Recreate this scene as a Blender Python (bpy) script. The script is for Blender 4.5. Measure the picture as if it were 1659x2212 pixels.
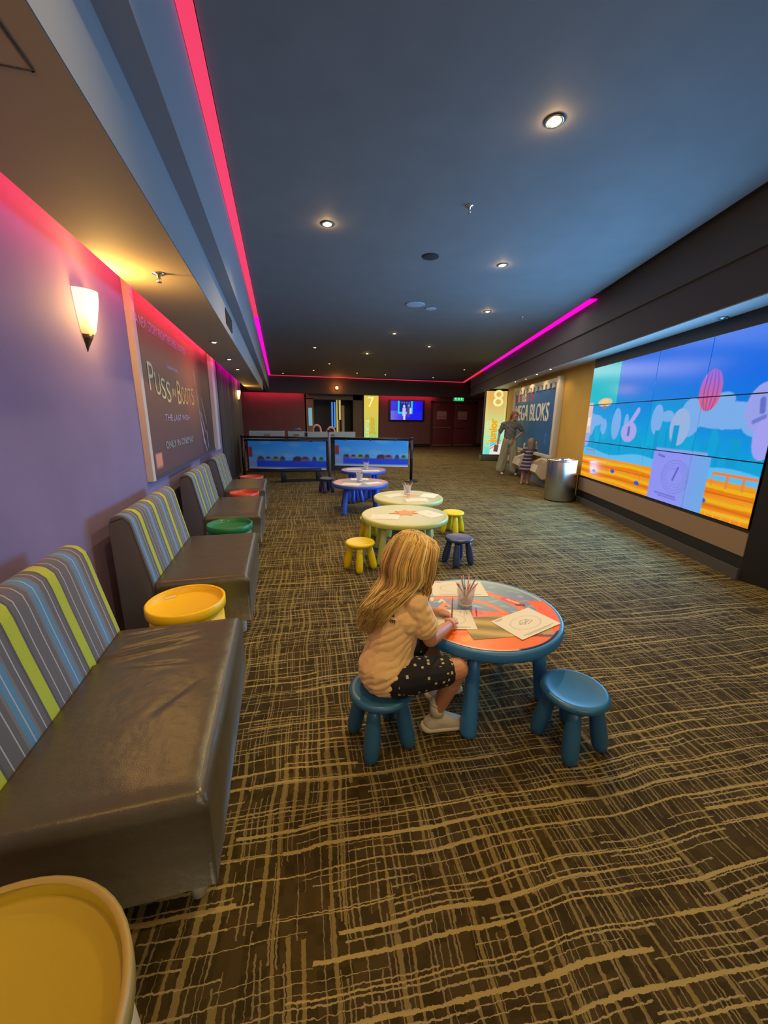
import bpy, bmesh, math, random
import numpy as np
from mathutils import Matrix, Vector, noise
from mathutils.bvhtree import BVHTree
random.seed(7)
R=math.radians
C=bpy.context.scene.collection
for o in list(bpy.data.objects): bpy.data.objects.remove(o)

# ---------------------------------------------------------------- camera, world, exposure
CAMH=1.5
yaw,pitch,roll=R(15.0),R(13.7),R(0.66)
fwd=Vector((math.sin(yaw)*math.cos(pitch),math.cos(yaw)*math.cos(pitch),-math.sin(pitch)))
rgt=Vector((math.cos(yaw),-math.sin(yaw),0)); upv=rgt.cross(fwd)
rr=rgt*math.cos(roll)+upv*math.sin(roll); uu=-rgt*math.sin(roll)+upv*math.cos(roll)
cd=bpy.data.cameras.new('camera'); cam=bpy.data.objects.new('camera',cd); C.objects.link(cam)
cd.sensor_fit='VERTICAL'; cd.sensor_height=36; cd.sensor_width=27; cd.lens=831/2212*36; cd.clip_start=.05; cd.clip_end=100
cam.matrix_world=Matrix(((rr.x,uu.x,-fwd.x,0),(rr.y,uu.y,-fwd.y,0),(rr.z,uu.z,-fwd.z,CAMH),(0,0,0,1)))
S=bpy.context.scene; S.camera=cam
S.view_settings.view_transform='Standard'; S.view_settings.look='None'; S.view_settings.gamma=1
S.view_settings.use_curve_mapping=False; S.view_settings.exposure=0.0
W=bpy.data.worlds.new('world'); S.world=W; W.use_nodes=True
W.node_tree.nodes['Background'].inputs[0].default_value=(.05,.05,.06,1); W.node_tree.nodes['Background'].inputs[1].default_value=.3

def lamp(name,kind,loc,energy,color,aim=None,size=.1,size_y=None,angle=120,blend=.6,spread=180):
    l=bpy.data.lights.new(name,kind); l.energy=energy; l.color=color
    if kind=='SPOT': l.spot_size=R(angle); l.spot_blend=blend; l.shadow_soft_size=size
    elif kind=='POINT': l.shadow_soft_size=size
    else:
        l.shape='RECTANGLE'; l.size=size; l.size_y=size_y or size; l.spread=R(spread)
    o=bpy.data.objects.new(name,l); o.location=loc; C.objects.link(o)
    if aim is not None: o.rotation_euler=(Vector(aim)-Vector(loc)).to_track_quat('-Z','Y').to_euler()
    return o
WARM=(1,.70,.32)
# added ambient fill lights: behind the camera, over the far end, over mid room
lamp('foyer_fill','AREA',(1.2,-2.6,2.6),34,(1,.86,.62),(1.2,3.0,.9),2.6,1.6)
lamp('foyer_fill','AREA',(3.6,14.5,3.25),190,(1,.80,.52),(3.6,14.5,0),5,4)
lamp('foyer_fill','AREA',(3.0,8.0,3.28),80,(.95,.9,.85),(3,8,0),4,4)
# light given off by the video wall and by the play-wall alcove
NWx,NWy=math.cos(R(18.2)),-math.sin(R(18.2))
def rwp(n,t,z): return (NWx*n-NWy*t,NWy*n+NWx*t,z)
lamp('video_wall_glow','AREA',rwp(3.22,5.55,1.45),250,(.17,.50,.95),rwp(0,5.55,1.75),3.5,1.8)

# ---------------------------------------------------------------- node helpers and materials
def srgb(h):
    if isinstance(h,str):
        h=h.lstrip('#'); v=[int(h[i:i+2],16)/255 for i in (0,2,4)]
    else: v=[x/255 for x in h]
    return tuple(x/12.92 if x<=.04045 else ((x+.055)/1.055)**2.4 for x in v)
MATS={}
def mat(name,col=(.5,.5,.5),rough=.6,metal=0,spec=.5,emit=None,es=0,var=0,vscale=20,bump=0,bscale=60,attr=None,trans=0,alpha=1,sheen=0,coat=0):
    if name in MATS: return MATS[name]
    m=bpy.data.materials.new(name); m.use_nodes=True; nt=m.node_tree; b=nt.nodes['Principled BSDF']
    col=srgb(col) if isinstance(col,str) else col
    b.inputs['Base Color'].default_value=(*col,1); b.inputs['Roughness'].default_value=rough; b.inputs['Metallic'].default_value=metal
    b.inputs['Specular IOR Level'].default_value=spec
    if sheen: b.inputs['Sheen Weight'].default_value=sheen
    if coat: b.inputs['Coat Weight'].default_value=coat; b.inputs['Coat Roughness'].default_value=.15
    if trans: b.inputs['Transmission Weight'].default_value=trans
    if alpha<1: b.inputs['Alpha'].default_value=alpha
    if emit is not None:
        e=srgb(emit) if isinstance(emit,str) else emit
        b.inputs['Emission Color'].default_value=(*e,1); b.inputs['Emission Strength'].default_value=es
    src=None
    if attr:
        a=nt.nodes.new('ShaderNodeAttribute'); a.attribute_name='Col'
        if attr=='emit':
            b.inputs['Base Color'].default_value=(.01,.01,.01,1)
            nt.links.new(a.outputs['Color'],b.inputs['Emission Color']); b.inputs['Emission Strength'].default_value=es
        else: nt.links.new(a.outputs['Color'],b.inputs['Base Color']); src=a.outputs['Color']
    if var or bump:
        tc=nt.nodes.new('ShaderNodeTexCoord')
        if var:
            n=nt.nodes.new('ShaderNodeTexNoise'); n.inputs['Scale'].default_value=vscale; n.inputs['Detail'].default_value=4
            nt.links.new(tc.outputs['Object'],n.inputs['Vector'])
            mr=nt.nodes.new('ShaderNodeMapRange'); mr.inputs[1].default_value=.3; mr.inputs[2].default_value=.7
            mr.inputs[3].default_value=1-var; mr.inputs[4].default_value=1+var; nt.links.new(n.outputs[0],mr.inputs[0])
            hv=nt.nodes.new('ShaderNodeHueSaturation'); nt.links.new(mr.outputs[0],hv.inputs['Value'])
            if src is not None: nt.links.new(src,hv.inputs['Color'])
            else: hv.inputs['Color'].default_value=(*col,1)
            nt.links.new(hv.outputs[0],b.inputs['Base Color'])
        if bump:
            n=nt.nodes.new('ShaderNodeTexNoise'); n.inputs['Scale'].default_value=bscale; n.inputs['Detail'].default_value=3
            nt.links.new(tc.outputs['Object'],n.inputs['Vector'])
            bp=nt.nodes.new('ShaderNodeBump'); bp.inputs['Strength'].default_value=bump; bp.inputs['Distance'].default_value=.01
            nt.links.new(n.outputs[0],bp.inputs['Height']); nt.links.new(bp.outputs[0],b.inputs['Normal'])
    MATS[name]=m; return m

class NM:   # tiny node-math helper
    def __init__(s,nt): s.nt=nt
    def m(s,op,a,b=None,c=None):
        n=s.nt.nodes.new('ShaderNodeMath'); n.operation=op
        for i,v in enumerate((a,b,c)):
            if v is None: continue
            if isinstance(v,(int,float)): n.inputs[i].default_value=v
            else: s.nt.links.new(v,n.inputs[i])
        return n.outputs[0]
    def rnd(s,x,y,w):
        c=s.nt.nodes.new('ShaderNodeCombineXYZ')
        for i,v in enumerate((x,y,w)):
            if isinstance(v,(int,float)): c.inputs[i].default_value=v
            else: s.nt.links.new(v,c.inputs[i])
        n=s.nt.nodes.new('ShaderNodeTexWhiteNoise'); n.noise_dimensions='3D'; s.nt.links.new(c.outputs[0],n.inputs['Vector'])
        return n.outputs['Value']
def mixc(nt,f,a,b):
    n=nt.nodes.new('ShaderNodeMix'); n.data_type='RGBA'; nt.links.new(f,n.inputs[0])
    for i,v in ((6,a),(7,b)):
        if isinstance(v,tuple): n.inputs[i].default_value=(*v,1)
        else: nt.links.new(v,n.inputs[i])
    return n.outputs[2]

def carpet_mat():
    m=bpy.data.materials.new('carpet'); m.use_nodes=True; nt=m.node_tree; b=nt.nodes['Principled BSDF']; q=NM(nt)
    b.inputs['Roughness'].default_value=.95; b.inputs['Specular IOR Level'].default_value=.15
    tc=nt.nodes.new('ShaderNodeTexCoord'); mp=nt.nodes.new('ShaderNodeMapping'); mp.inputs['Rotation'].default_value=(0,0,R(4.5))
    nt.links.new(tc.outputs['Object'],mp.inputs['Vector'])
    def disp(scale,amp):
        n=nt.nodes.new('ShaderNodeTexNoise'); n.inputs['Scale'].default_value=scale; n.inputs['Detail'].default_value=2; nt.links.new(mp.outputs[0],n.inputs['Vector'])
        s=nt.nodes.new('ShaderNodeSeparateXYZ'); nt.links.new(n.outputs['Color'],s.inputs[0])
        return [q.m('MULTIPLY',q.m('SUBTRACT',s.outputs[i],.5),amp) for i in (0,1)]
    s=nt.nodes.new('ShaderNodeSeparateXYZ'); nt.links.new(mp.outputs[0],s.inputs[0])
    a,bb=disp(1.6,.10),disp(75,.011)
    X=q.m('ADD',q.m('ADD',s.outputs[0],a[0]),bb[0]); Y=q.m('ADD',q.m('ADD',s.outputs[1],a[1]),bb[1])
    def layer(u,v,sp,ln,w,prob,seed):
        row=q.m('FLOOR',q.m('DIVIDE',v,sp)); fr=q.m('FRACT',q.m('DIVIDE',v,sp))
        off=q.rnd(row,seed,1.7)
        uu=q.m('ADD',q.m('DIVIDE',u,ln),q.m('MULTIPLY',off,9.0)); cell=q.m('FLOOR',uu)
        on=q.m('LESS_THAN',q.rnd(row,cell,seed+.3),prob)
        wd=q.m('MULTIPLY',q.m('ADD',q.rnd(row,cell,seed+.7),.35),w/sp)
        ce=q.m('ADD',q.m('MULTIPLY',q.rnd(row,seed,5.1),.4),.3)
        ln_=q.m('LESS_THAN',q.m('ABSOLUTE',q.m('SUBTRACT',fr,ce)),wd)
        return q.m('MULTIPLY',on,ln_)
    base=mixc(nt,q.rnd(q.m('FLOOR',q.m('DIVIDE',X,.035)),q.m('FLOOR',q.m('DIVIDE',Y,.03)),3.3),srgb('#2f260f'),srgb('#41351a'))
    yc=mixc(nt,layer(Y,X,.020,.14,.0024,.62,21.),base,srgb('#6f6346'))
    yc=mixc(nt,layer(Y,X,.046,.34,.0062,.62,31.),yc,srgb('#706238'))
    xc=mixc(nt,layer(X,Y,.024,.26,.0022,.6,41.),yc,srgb('#8a7c57'))
    xc=mixc(nt,layer(X,Y,.066,.6,.0046,.72,51.),xc,srgb('#938250'))
    n=nt.nodes.new('ShaderNodeTexNoise'); n.inputs['Scale'].default_value=400; nt.links.new(tc.outputs['Object'],n.inputs['Vector'])
    hv=nt.nodes.new('ShaderNodeHueSaturation'); nt.links.new(xc,hv.inputs['Color'])
    nt.links.new(q.m('ADD',q.m('MULTIPLY',n.outputs[0],.5),.95),hv.inputs['Value']); nt.links.new(hv.outputs[0],b.inputs['Base Color'])
    bp=nt.nodes.new('ShaderNodeBump'); bp.inputs['Strength'].default_value=.35; bp.inputs['Distance'].default_value=.004
    nt.links.new(n.outputs[0],bp.inputs['Height']); nt.links.new(bp.outputs[0],b.inputs['Normal'])
    return m

def stripe_mat():
    m=bpy.data.materials.new('striped_fabric'); m.use_nodes=True; nt=m.node_tree; b=nt.nodes['Principled BSDF']; q=NM(nt)
    b.inputs['Roughness'].default_value=.9; b.inputs['Sheen Weight'].default_value=.15
    tc=nt.nodes.new('ShaderNodeTexCoord'); s=nt.nodes.new('ShaderNodeSeparateXYZ'); nt.links.new(tc.outputs['Object'],s.inputs[0])
    f=q.m('FRACT',q.m('DIVIDE',q.m('ADD',s.outputs[1],.035),.293))
    cr=nt.nodes.new('ShaderNodeValToRGB'); cr.color_ramp.interpolation='CONSTANT'; nt.links.new(f,cr.inputs[0])
    lime,grey,dg,white,blue='#a9b832','#5a5c62','#4a4c52','#a9adb5','#4a83a8'
    st=[(0,grey),(.07,white),(.085,grey),(.16,'#6d7178'),(.2,blue),(.275,white),(.29,blue),(.36,'#6d7178'),(.4,grey),(.48,white),(.495,grey),(.56,dg),(.6,lime),(.78,dg),(.81,grey),(.89,white),(.905,grey)]
    el=cr.color_ramp.elements
    el[0].position=0; el[0].color=(*srgb(st[0][1]),1); el[1].position=st[1][0]; el[1].color=(*srgb(st[1][1]),1)
    for p,c in st[2:]:
        e=el.new(p); e.color=(*srgb(c),1)
    n=nt.nodes.new('ShaderNodeTexNoise'); n.inputs['Scale'].default_value=350; nt.links.new(tc.outputs['Object'],n.inputs['Vector'])
    hv=nt.nodes.new('ShaderNodeHueSaturation'); nt.links.new(cr.outputs[0],hv.inputs['Color'])
    nt.links.new(q.m('ADD',q.m('MULTIPLY',n.outputs[0],.4),.8),hv.inputs['Value']); nt.links.new(hv.outputs[0],b.inputs['Base Color'])
    bp=nt.nodes.new('ShaderNodeBump'); bp.inputs['Strength'].default_value=.3; bp.inputs['Distance'].default_value=.003
    nt.links.new(n.outputs[0],bp.inputs['Height']); nt.links.new(bp.outputs[0],b.inputs['Normal'])
    return m

def leather_mat():
    m=bpy.data.materials.new('grey_leather'); m.use_nodes=True; nt=m.node_tree; b=nt.nodes['Principled BSDF']
    b.inputs['Base Color'].default_value=(*srgb('#4b483b'),1); b.inputs['Roughness'].default_value=.33; b.inputs['Specular IOR Level'].default_value=.8
    tc=nt.nodes.new('ShaderNodeTexCoord')
    v=nt.nodes.new('ShaderNodeTexVoronoi'); v.inputs['Scale'].default_value=260; nt.links.new(tc.outputs['Object'],v.inputs['Vector'])
    n=nt.nodes.new('ShaderNodeTexNoise'); n.inputs['Scale'].default_value=7; n.inputs['Detail'].default_value=3; nt.links.new(tc.outputs['Object'],n.inputs['Vector'])
    b1=nt.nodes.new('ShaderNodeBump'); b1.inputs['Strength'].default_value=.15; b1.inputs['Distance'].default_value=.002; nt.links.new(v.outputs['Distance'],b1.inputs['Height'])
    b2=nt.nodes.new('ShaderNodeBump'); b2.inputs['Strength'].default_value=.4; b2.inputs['Distance'].default_value=.02; nt.links.new(n.outputs[0],b2.inputs['Height']); nt.links.new(b1.outputs[0],b2.inputs['Normal'])
    nt.links.new(b2.outputs[0],b.inputs['Normal']); return m

def print_mat(name,base,dot,scale,thr,rough=.8):   # dark cloth with small scattered pale shapes
    m=bpy.data.materials.new(name); m.use_nodes=True; nt=m.node_tree; b=nt.nodes['Principled BSDF']; q=NM(nt)
    b.inputs['Roughness'].default_value=rough
    tc=nt.nodes.new('ShaderNodeTexCoord'); v=nt.nodes.new('ShaderNodeTexVoronoi'); v.inputs['Scale'].default_value=scale; v.distance='CHEBYCHEV'
    v.inputs['Randomness'].default_value=.75; nt.links.new(tc.outputs['Object'],v.inputs['Vector'])
    nt.links.new(mixc(nt,q.m('LESS_THAN',v.outputs['Distance'],thr),srgb(base),srgb(dot)),b.inputs['Base Color']); return m

# ---------------------------------------------------------------- mesh helpers
def rotm(rx=0,ry=0,rz=0,loc=(0,0,0)): return Matrix.Translation(loc)@Matrix.Rotation(rz,4,'Z')@Matrix.Rotation(ry,4,'Y')@Matrix.Rotation(rx,4,'X')
class MB:
    def __init__(s): s.v=[]; s.f=[]; s.sm=[]
    def add(s,vs,fs,M=None,smooth=False):
        n=len(s.v)
        s.v+=[tuple(M@Vector(p)) if M is not None else tuple(p) for p in vs]
        s.f+=[tuple(i+n for i in f) for f in fs]; s.sm+=[smooth]*len(fs); return s
    def box(s,x0,x1,y0,y1,z0,z1,M=None):
        return s.add([(x,y,z) for z in (z0,z1) for y in (y0,y1) for x in (x0,x1)],[(0,2,3,1),(4,5,7,6),(0,1,5,4),(2,6,7,3),(0,4,6,2),(1,3,7,5)],M)
    def lathe(s,prof,n=24,M=None,smooth=True,sx=1,sy=1,a0=0,a1=2*math.pi,caps=True):
        full=abs(a1-a0-2*math.pi)<1e-6; k=n if full else n+1
        vs=[(r*math.cos(a0+(a1-a0)*i/n)*sx,r*math.sin(a0+(a1-a0)*i/n)*sy,z) for r,z in prof for i in range(k)]
        fs=[]
        for j in range(len(prof)-1):
            for i in range(n):
                i2=(i+1)%k; fs.append((j*k+i,j*k+i2,(j+1)*k+i2,(j+1)*k+i))
        if caps and full and prof[0][0]>1e-3: fs.append(tuple(reversed(range(k))))
        if caps and full and prof[-1][0]>1e-3: fs.append(tuple((len(prof)-1)*k+i for i in range(k)))
        return s.add(vs,fs,M,smooth)
    def tube(s,pts,rad,n=8,cap=True,flat=1.0):
        pts=[Vector(p) for p in pts]; N=len(pts); rad=rad if isinstance(rad,(list,tuple)) else [rad]*N
        vs=[];pn=None
        for i,p in enumerate(pts):
            t=(pts[min(i+1,N-1)]-pts[max(i-1,0)]); t=t.normalized() if t.length>1e-9 else Vector((0,0,1))
            if pn is None: pn=t.orthogonal().normalized()
            pn=(pn-t*pn.dot(t)); pn=pn.normalized() if pn.length>1e-6 else t.orthogonal().normalized()
            bn=t.cross(pn)
            for k in range(n):
                a=2*math.pi*k/n; vs.append(p+(pn*math.cos(a)+bn*math.sin(a)*flat)*rad[i])
        fs=[(i*n+k,i*n+(k+1)%n,(i+1)*n+(k+1)%n,(i+1)*n+k) for i in range(N-1) for k in range(n)]
        if cap: fs+= [tuple(reversed(range(n))),tuple((N-1)*n+k for k in range(n))]
        return s.add(vs,fs,None,True)
    def cyl(s,p0,p1,r0,r1=None,n=16): return s.tube([p0,p1],[r0,r0 if r1 is None else r1],n)
    def prism(s,poly,h0,h1,M=None):     # polygon in xy extruded in z
        n=len(poly); vs=[(x,y,h0) for x,y in poly]+[(x,y,h1) for x,y in poly]
        fs=[tuple(reversed(range(n))),tuple(range(n,2*n))]+[(i,(i+1)%n,(i+1)%n+n,i+n) for i in range(n)]
        return s.add(vs,fs,M)
    def ball(s,c,r,sx=1,sy=1,sz=1,n=16,M=None):
        k=n//2; prof=[(math.sin(math.pi*j/k)*1,-math.cos(math.pi*j/k)) for j in range(k+1)]
        prof[0]=(1e-4,-1);prof[-1]=(1e-4,1)
        T=Matrix.Translation(c)@(M or Matrix.Identity(4))@Matrix.Diagonal((r*sx,r*sy,r*sz,1)); return s.lathe(prof,n,T)
    def cap(s,p0,r0,p1,r1,n=14):        # rounded tapered capsule
        p0,p1=Vector(p0),Vector(p1); s.tube([p0,p1],[r0,r1],n); s.ball(p0,r0,n=n); s.ball(p1,r1,n=n); return s
    def mesh(s,name,off=(0,0,0)):
        me=bpy.data.meshes.new(name); o=Vector(off)
        me.from_pydata([tuple(Vector(v)-o) for v in s.v],[],s.f); me.polygons.foreach_set('use_smooth',s.sm); me.update(); return me
    def build(s,name,m,parent=None,off=None,bevel=0,seg=2,world=True):
        if off is None: off=parent_loc(parent) if (parent and world) else (0,0,0)
        me=s.mesh(name,off)
        if bevel:
            bm=bmesh.new(); bm.from_mesh(me); bmesh.ops.remove_doubles(bm,verts=bm.verts,dist=1e-5)
            bmesh.ops.bevel(bm,geom=[e for e in bm.edges if e.is_manifold and e.calc_face_angle(0)>.5],offset=bevel,segments=seg,affect='EDGES',profile=.5)
            for f in bm.faces: f.smooth=True
            bm.to_mesh(me); bm.free()
            try: me.set_sharp_from_angle(angle=R(45))
            except Exception: pass
        o=bpy.data.objects.new(name,me); C.objects.link(o)
        if m: me.materials.append(m)
        if parent: o.parent=parent
        else: o.location=off
        return o
def parent_loc(p):
    l=Vector((0,0,0))
    while p: l+=p.location; p=p.parent
    return l
def tag(o,label=None,cat=None,group=None,kind=None):
    if label: o['label']=label
    if cat: o['category']=cat
    if group: o['group']=group
    if kind: o['kind']=kind
    return o
def thing(name,label,cat,loc=(0,0,0),rz=0,group=None):
    o=bpy.data.objects.new(name,None); o.empty_display_size=.1; C.objects.link(o); o.location=loc; o.rotation_euler=(0,0,rz)
    return tag(o,label,cat,group)
def struct(name,mb,m,bevel=0): 
    o=mb.build(name,m,bevel=bevel); o['kind']='structure'; return o
def dup(root,loc,rz=0,label=None,group=None,mats=None):
    def cp(o,par):
        c=o.copy(); C.objects.link(c); c.parent=par
        for ch in [k for k in bpy.data.objects if k.parent==o]: cp(ch,c)
        return c
    r=cp(root,None); r.location=loc; r.rotation_euler=(0,0,rz)
    if label: r['label']=label
    if group: r['group']=group
    if mats:
        st=[r]
        while st:
            o=st.pop()
            if o.type=='MESH':
                key=(o.data.name,mats.name)
                if key not in MCOPY:
                    MCOPY[key]=o.data.copy(); MCOPY[key].materials[0]=mats
                if 'keep' not in o.keys(): o.data=MCOPY[key]
            st+= [k for k in bpy.data.objects if k.parent==o]
    return r
MCOPY={}
def remesh(mb,name,m,parent,voxel=.006,smooth=4,off=None,fn=None):
    o=mb.build(name,m,parent,off=off)
    md=o.modifiers.new('r','REMESH'); md.mode='VOXEL'; md.voxel_size=voxel; md.use_smooth_shade=True
    ms=o.modifiers.new('s','SMOOTH'); ms.iterations=smooth; ms.factor=.5
    dg=bpy.context.evaluated_depsgraph_get(); dg.update()
    me=bpy.data.meshes.new_from_object(o.evaluated_get(dg)); o.modifiers.clear(); o.data=me
    me.polygons.foreach_set('use_smooth',[True]*len(me.polygons))
    if m and not me.materials: me.materials.append(m)
    if fn:
        n=[v.normal.copy() for v in me.vertices]; L=parent_loc(parent)
        for i,v in enumerate(me.vertices): v.co+=n[i]*fn(v.co+L,n[i])
        me.update()
    return o
def text(s,name,m,origin,ux,uy,size,parent=None,ext=.0015,align='LEFT',bold=0,sx=1,center=False,off=None):
    cu=bpy.data.curves.new(name,'FONT'); cu.body=s; cu.size=size; cu.extrude=ext; cu.align_x=align; cu.offset=bold; cu.resolution_u=3
    o=bpy.data.objects.new(name,cu); C.objects.link(o)
    dg=bpy.context.evaluated_depsgraph_get(); dg.update(); me=bpy.data.meshes.new_from_object(o.evaluated_get(dg)); bpy.data.objects.remove(o)
    ux,uy=Vector(ux).normalized(),Vector(uy).normalized(); uz=ux.cross(uy)
    M=Matrix(((ux.x*sx,uy.x,uz.x,origin[0]),(ux.y*sx,uy.y,uz.y,origin[1]),(ux.z*sx,uy.z,uz.z,origin[2]),(0,0,0,1)))
    pl=parent_loc(parent) if off is None else Vector(off)
    me.transform(Matrix.Translation(-pl)@M); me.materials.clear(); me.materials.append(m)
    t=bpy.data.objects.new(name,me); C.objects.link(t)
    if parent: t.parent=parent
    return t
def paint(name,m,origin,ux,uy,w,h,fn,res,parent=None,th=.004,mask=None,off=None,curl=None):
    """picture panel: a thin slab whose front carries the print as colours on a fine grid; fn(u,v in metres)->rgb (sRGB 0-255)"""
    ux,uy=Vector(ux).normalized(),Vector(uy).normalized(); uz=ux.cross(uy); O=Vector(origin)
    nx,ny=max(1,round(w/res)),max(1,round(h/res))
    U,V=np.meshgrid(np.linspace(0,w,nx+1),np.linspace(0,h,ny+1))
    acc=0
    for du,dv in ((-.25,-.25),(.25,-.25),(-.25,.25),(.25,.25)):
        acc=acc+fn(np.clip(U+du*w/nx,0,w),np.clip(V+dv*h/ny,0,h)).astype(float)
    col=acc/4/255; lin=np.where(col<=.04045,col/12.92,((col+.055)/1.055)**2.4)
    lift=curl(U,V) if curl else 0*U
    P=np.array(O)[None,None]+U[...,None]*np.array(ux)+V[...,None]*np.array(uy)+(lift[...,None]*np.array(uz))
    P=P.reshape(-1,3); k=nx+1; n=len(P)
    idx=(np.arange(ny)[:,None]*k+np.arange(nx)[None]).ravel()
    F=np.stack([idx,idx+1,idx+k+1,idx+k],1)
    # rim + back
    bc=[0,nx,ny*k+nx,ny*k]; back=P-np.array(uz)*th
    Pb=back[bc] if curl is None else back
    if curl is None:
        P2=np.vstack([P,Pb]); fs=[tuple(map(int,f)) for f in F]
        rim=[list(range(0,nx+1)),[j*k+nx for j in range(ny+1)],[ny*k+i for i in range(nx,-1,-1)],[j*k for j in range(ny,-1,-1)]]
        for e,r in enumerate(rim): fs.append(tuple([n+(e+1)%4,n+e][::-1][::-1])+tuple(r))
        fs.append((n+3,n+2,n+1,n))
    else:
        P2=P; fs=[tuple(map(int,f)) for f in F]
    pl=np.array(parent_loc(parent) if off is None else Vector(off))
    me=bpy.data.meshes.new(name); me.from_pydata((P2-pl).tolist(),[],fs)
    a=me.color_attributes.new('Col','FLOAT_COLOR','POINT'); cc=np.ones((len(P2),4),np.float32); cc[:n,:3]=lin.reshape(-1,3); cc[n:,:3]=.02
    a.data.foreach_set('color',cc.ravel()); me.materials.append(m); me.update()
    o=bpy.data.objects.new(name,me); C.objects.link(o)
    if parent: o.parent=parent
    return o
def fill(U,c): return np.ones(U.shape+(3,))*np.array(c,float)
def put(img,mask,c): img[mask]=c; return img
def rect(U,V,x0,x1,y0,y1): return (U>x0)&(U<x1)&(V>y0)&(V<y1)
def ell(U,V,cx,cy,rx,ry): return ((U-cx)/rx)**2+((V-cy)/ry)**2<1
def line(U,V,x0,y0,x1,y1,w):
    dx,dy=x1-x0,y1-y0; L=dx*dx+dy*dy; t=np.clip(((U-x0)*dx+(V-y0)*dy)/L,0,1); return np.hypot(U-x0-t*dx,V-y0-t*dy)<w

# skewed right-hand wall frame
NW=Vector((math.cos(R(18.2)),-math.sin(R(18.2)),0)); TW=Vector((-NW.y,NW.x,0))
def RW(n,t,z): return NW*n+TW*t+Vector((0,0,z))
def rwbox(mb,n0,n1,t0,t1,z0,z1):
    M=Matrix(((NW.x,TW.x,0,0),(NW.y,TW.y,0,0),(0,0,1,0),(0,0,0,1))); return mb.box(n0,n1,t0,t1,z0,z1,M)

# ---------------------------------------------------------------- structure
m_carpet=carpet_mat()
m_ceil=mat('ceiling_paint',(.215,.215,.225),rough=.75,var=.05,vscale=3,bump=.05,bscale=200)
m_soff=mat('soffit_paint',(.38,.30,.19),rough=.7,bump=.05,bscale=200)
m_bulk=mat('bulkhead_paint',(.30,.32,.36),rough=.7,bump=.05,bscale=200)
m_dark=mat('dark_paint',(.07,.062,.06),rough=.7)
m_purp=mat('purple_wall_paint',(.235,.18,.32),rough=.75,var=.08,vscale=2,bump=.08,bscale=150)
m_black=mat('black_panel',(.012,.012,.014),rough=.5)
m_curt=mat('dark_drape',(.035,.033,.028),rough=.7)
m_maroon=mat('maroon_paint',(.17,.065,.07),rough=.7,var=.08,vscale=3)
m_door=mat('maroon_door',(.15,.03,.045),rough=.45)
m_yell=mat('ochre_wall_paint',(.56,.33,.055),rough=.8,var=.05,vscale=3)
m_tan=mat('tan_wall_paint',(.28,.19,.12),rough=.8)
m_white=mat('white_paint',(.7,.69,.66),rough=.5)
m_steel=mat('brushed_steel',(.55,.54,.53),rough=.28,metal=1,bump=.03,bscale=400)
m_chrome=mat('chrome',(.8,.8,.8),rough=.15,metal=1)

BK=19.8; LX=-1.13
struct('floor',MB().box(-5,15,-3.5,21,-.1,0),m_carpet)
LIPX=-.368; X1=-.482; Z1=2.36; Z2=2.69; Z3=3.34; BM=19.2
# main ceiling (stops at the light slots)
def lipR(t): return 2.93
SL=.085
cm=MB()
a0=(LIPX+SL,-3.5); a1=(LIPX+SL,BM-SL)
rn=2.93-.12
def rp(n,t): p=NW*n+TW*t; return (p.x,p.y)
# intersection of right slot edge with far slot
def rw_at_y(n,y): t=(y-NW.y*n)/TW.y; return rp(n,t)
def rw_at_t(n,t): return rp(n,t)
cm.prism([a0,rw_at_y(rn,-3.5),rw_at_y(rn,BM-SL),a1],Z3+.02,Z3+.06)
struct('ceiling',cm,m_ceil)
struct('ceiling_slot_top',MB().box(-3,13,-3.5,BK+.2,Z3+.16,Z3+.24),m_dark)
# left bulkhead in steps
lb=MB().box(X1,LIPX,-3.5,BM,Z2,Z3+.0).box(-.94,X1,-3.5,BM,Z1,Z2+.05)
o=MB().box(-.94,X1,-3.5,14.2,Z1,Z2).build('trim_1',m_soff); o['kind']='structure'
o=MB().box(X1+.001,LIPX,-3.5,BM,Z2,Z3+.02).build('trim_2',m_bulk); o['kind']='structure'
o=MB().box(X1-.03,X1+.004,-3.5,14.2,Z1+.002,Z2).build('trim_3',m_bulk); o['kind']='structure'
# right bulkhead; its dark paints hold the shade of faces turned from the screen
m_bulkR=mat('right_bulkhead_shade',(.075,.065,.072),rough=.75)
m_bulkR2=mat('right_bulkhead_upper_shade',(.085,.085,.085),rough=.75)
o=rwbox(MB(),2.96,3.9,-4.5,19.2,2.55,2.93).build('trim_4',m_bulkR); o['kind']='structure'
o=rwbox(MB(),2.93,3.8,-4.5,19.2,2.93,Z3+.16).build('trim_5',m_bulkR2); o['kind']='structure'
m_soffR=mat('alcove_soffit_paint',(.42,.40,.36),rough=.6)
o=rwbox(MB(),2.965,3.9,-4.5,14.2,2.54,2.55).build('trim_6',m_soffR); o['kind']='structure'
# far beam
o=MB().box(-3.0,12,BM,BM+.25,2.60,Z3+.16).build('trim_7',m_dark); o['kind']='structure'
o=MB().box(-3.0,X1,14.2,BM,2.60,2.70).build('trim_8',m_dark); o['kind']='structure'
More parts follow.
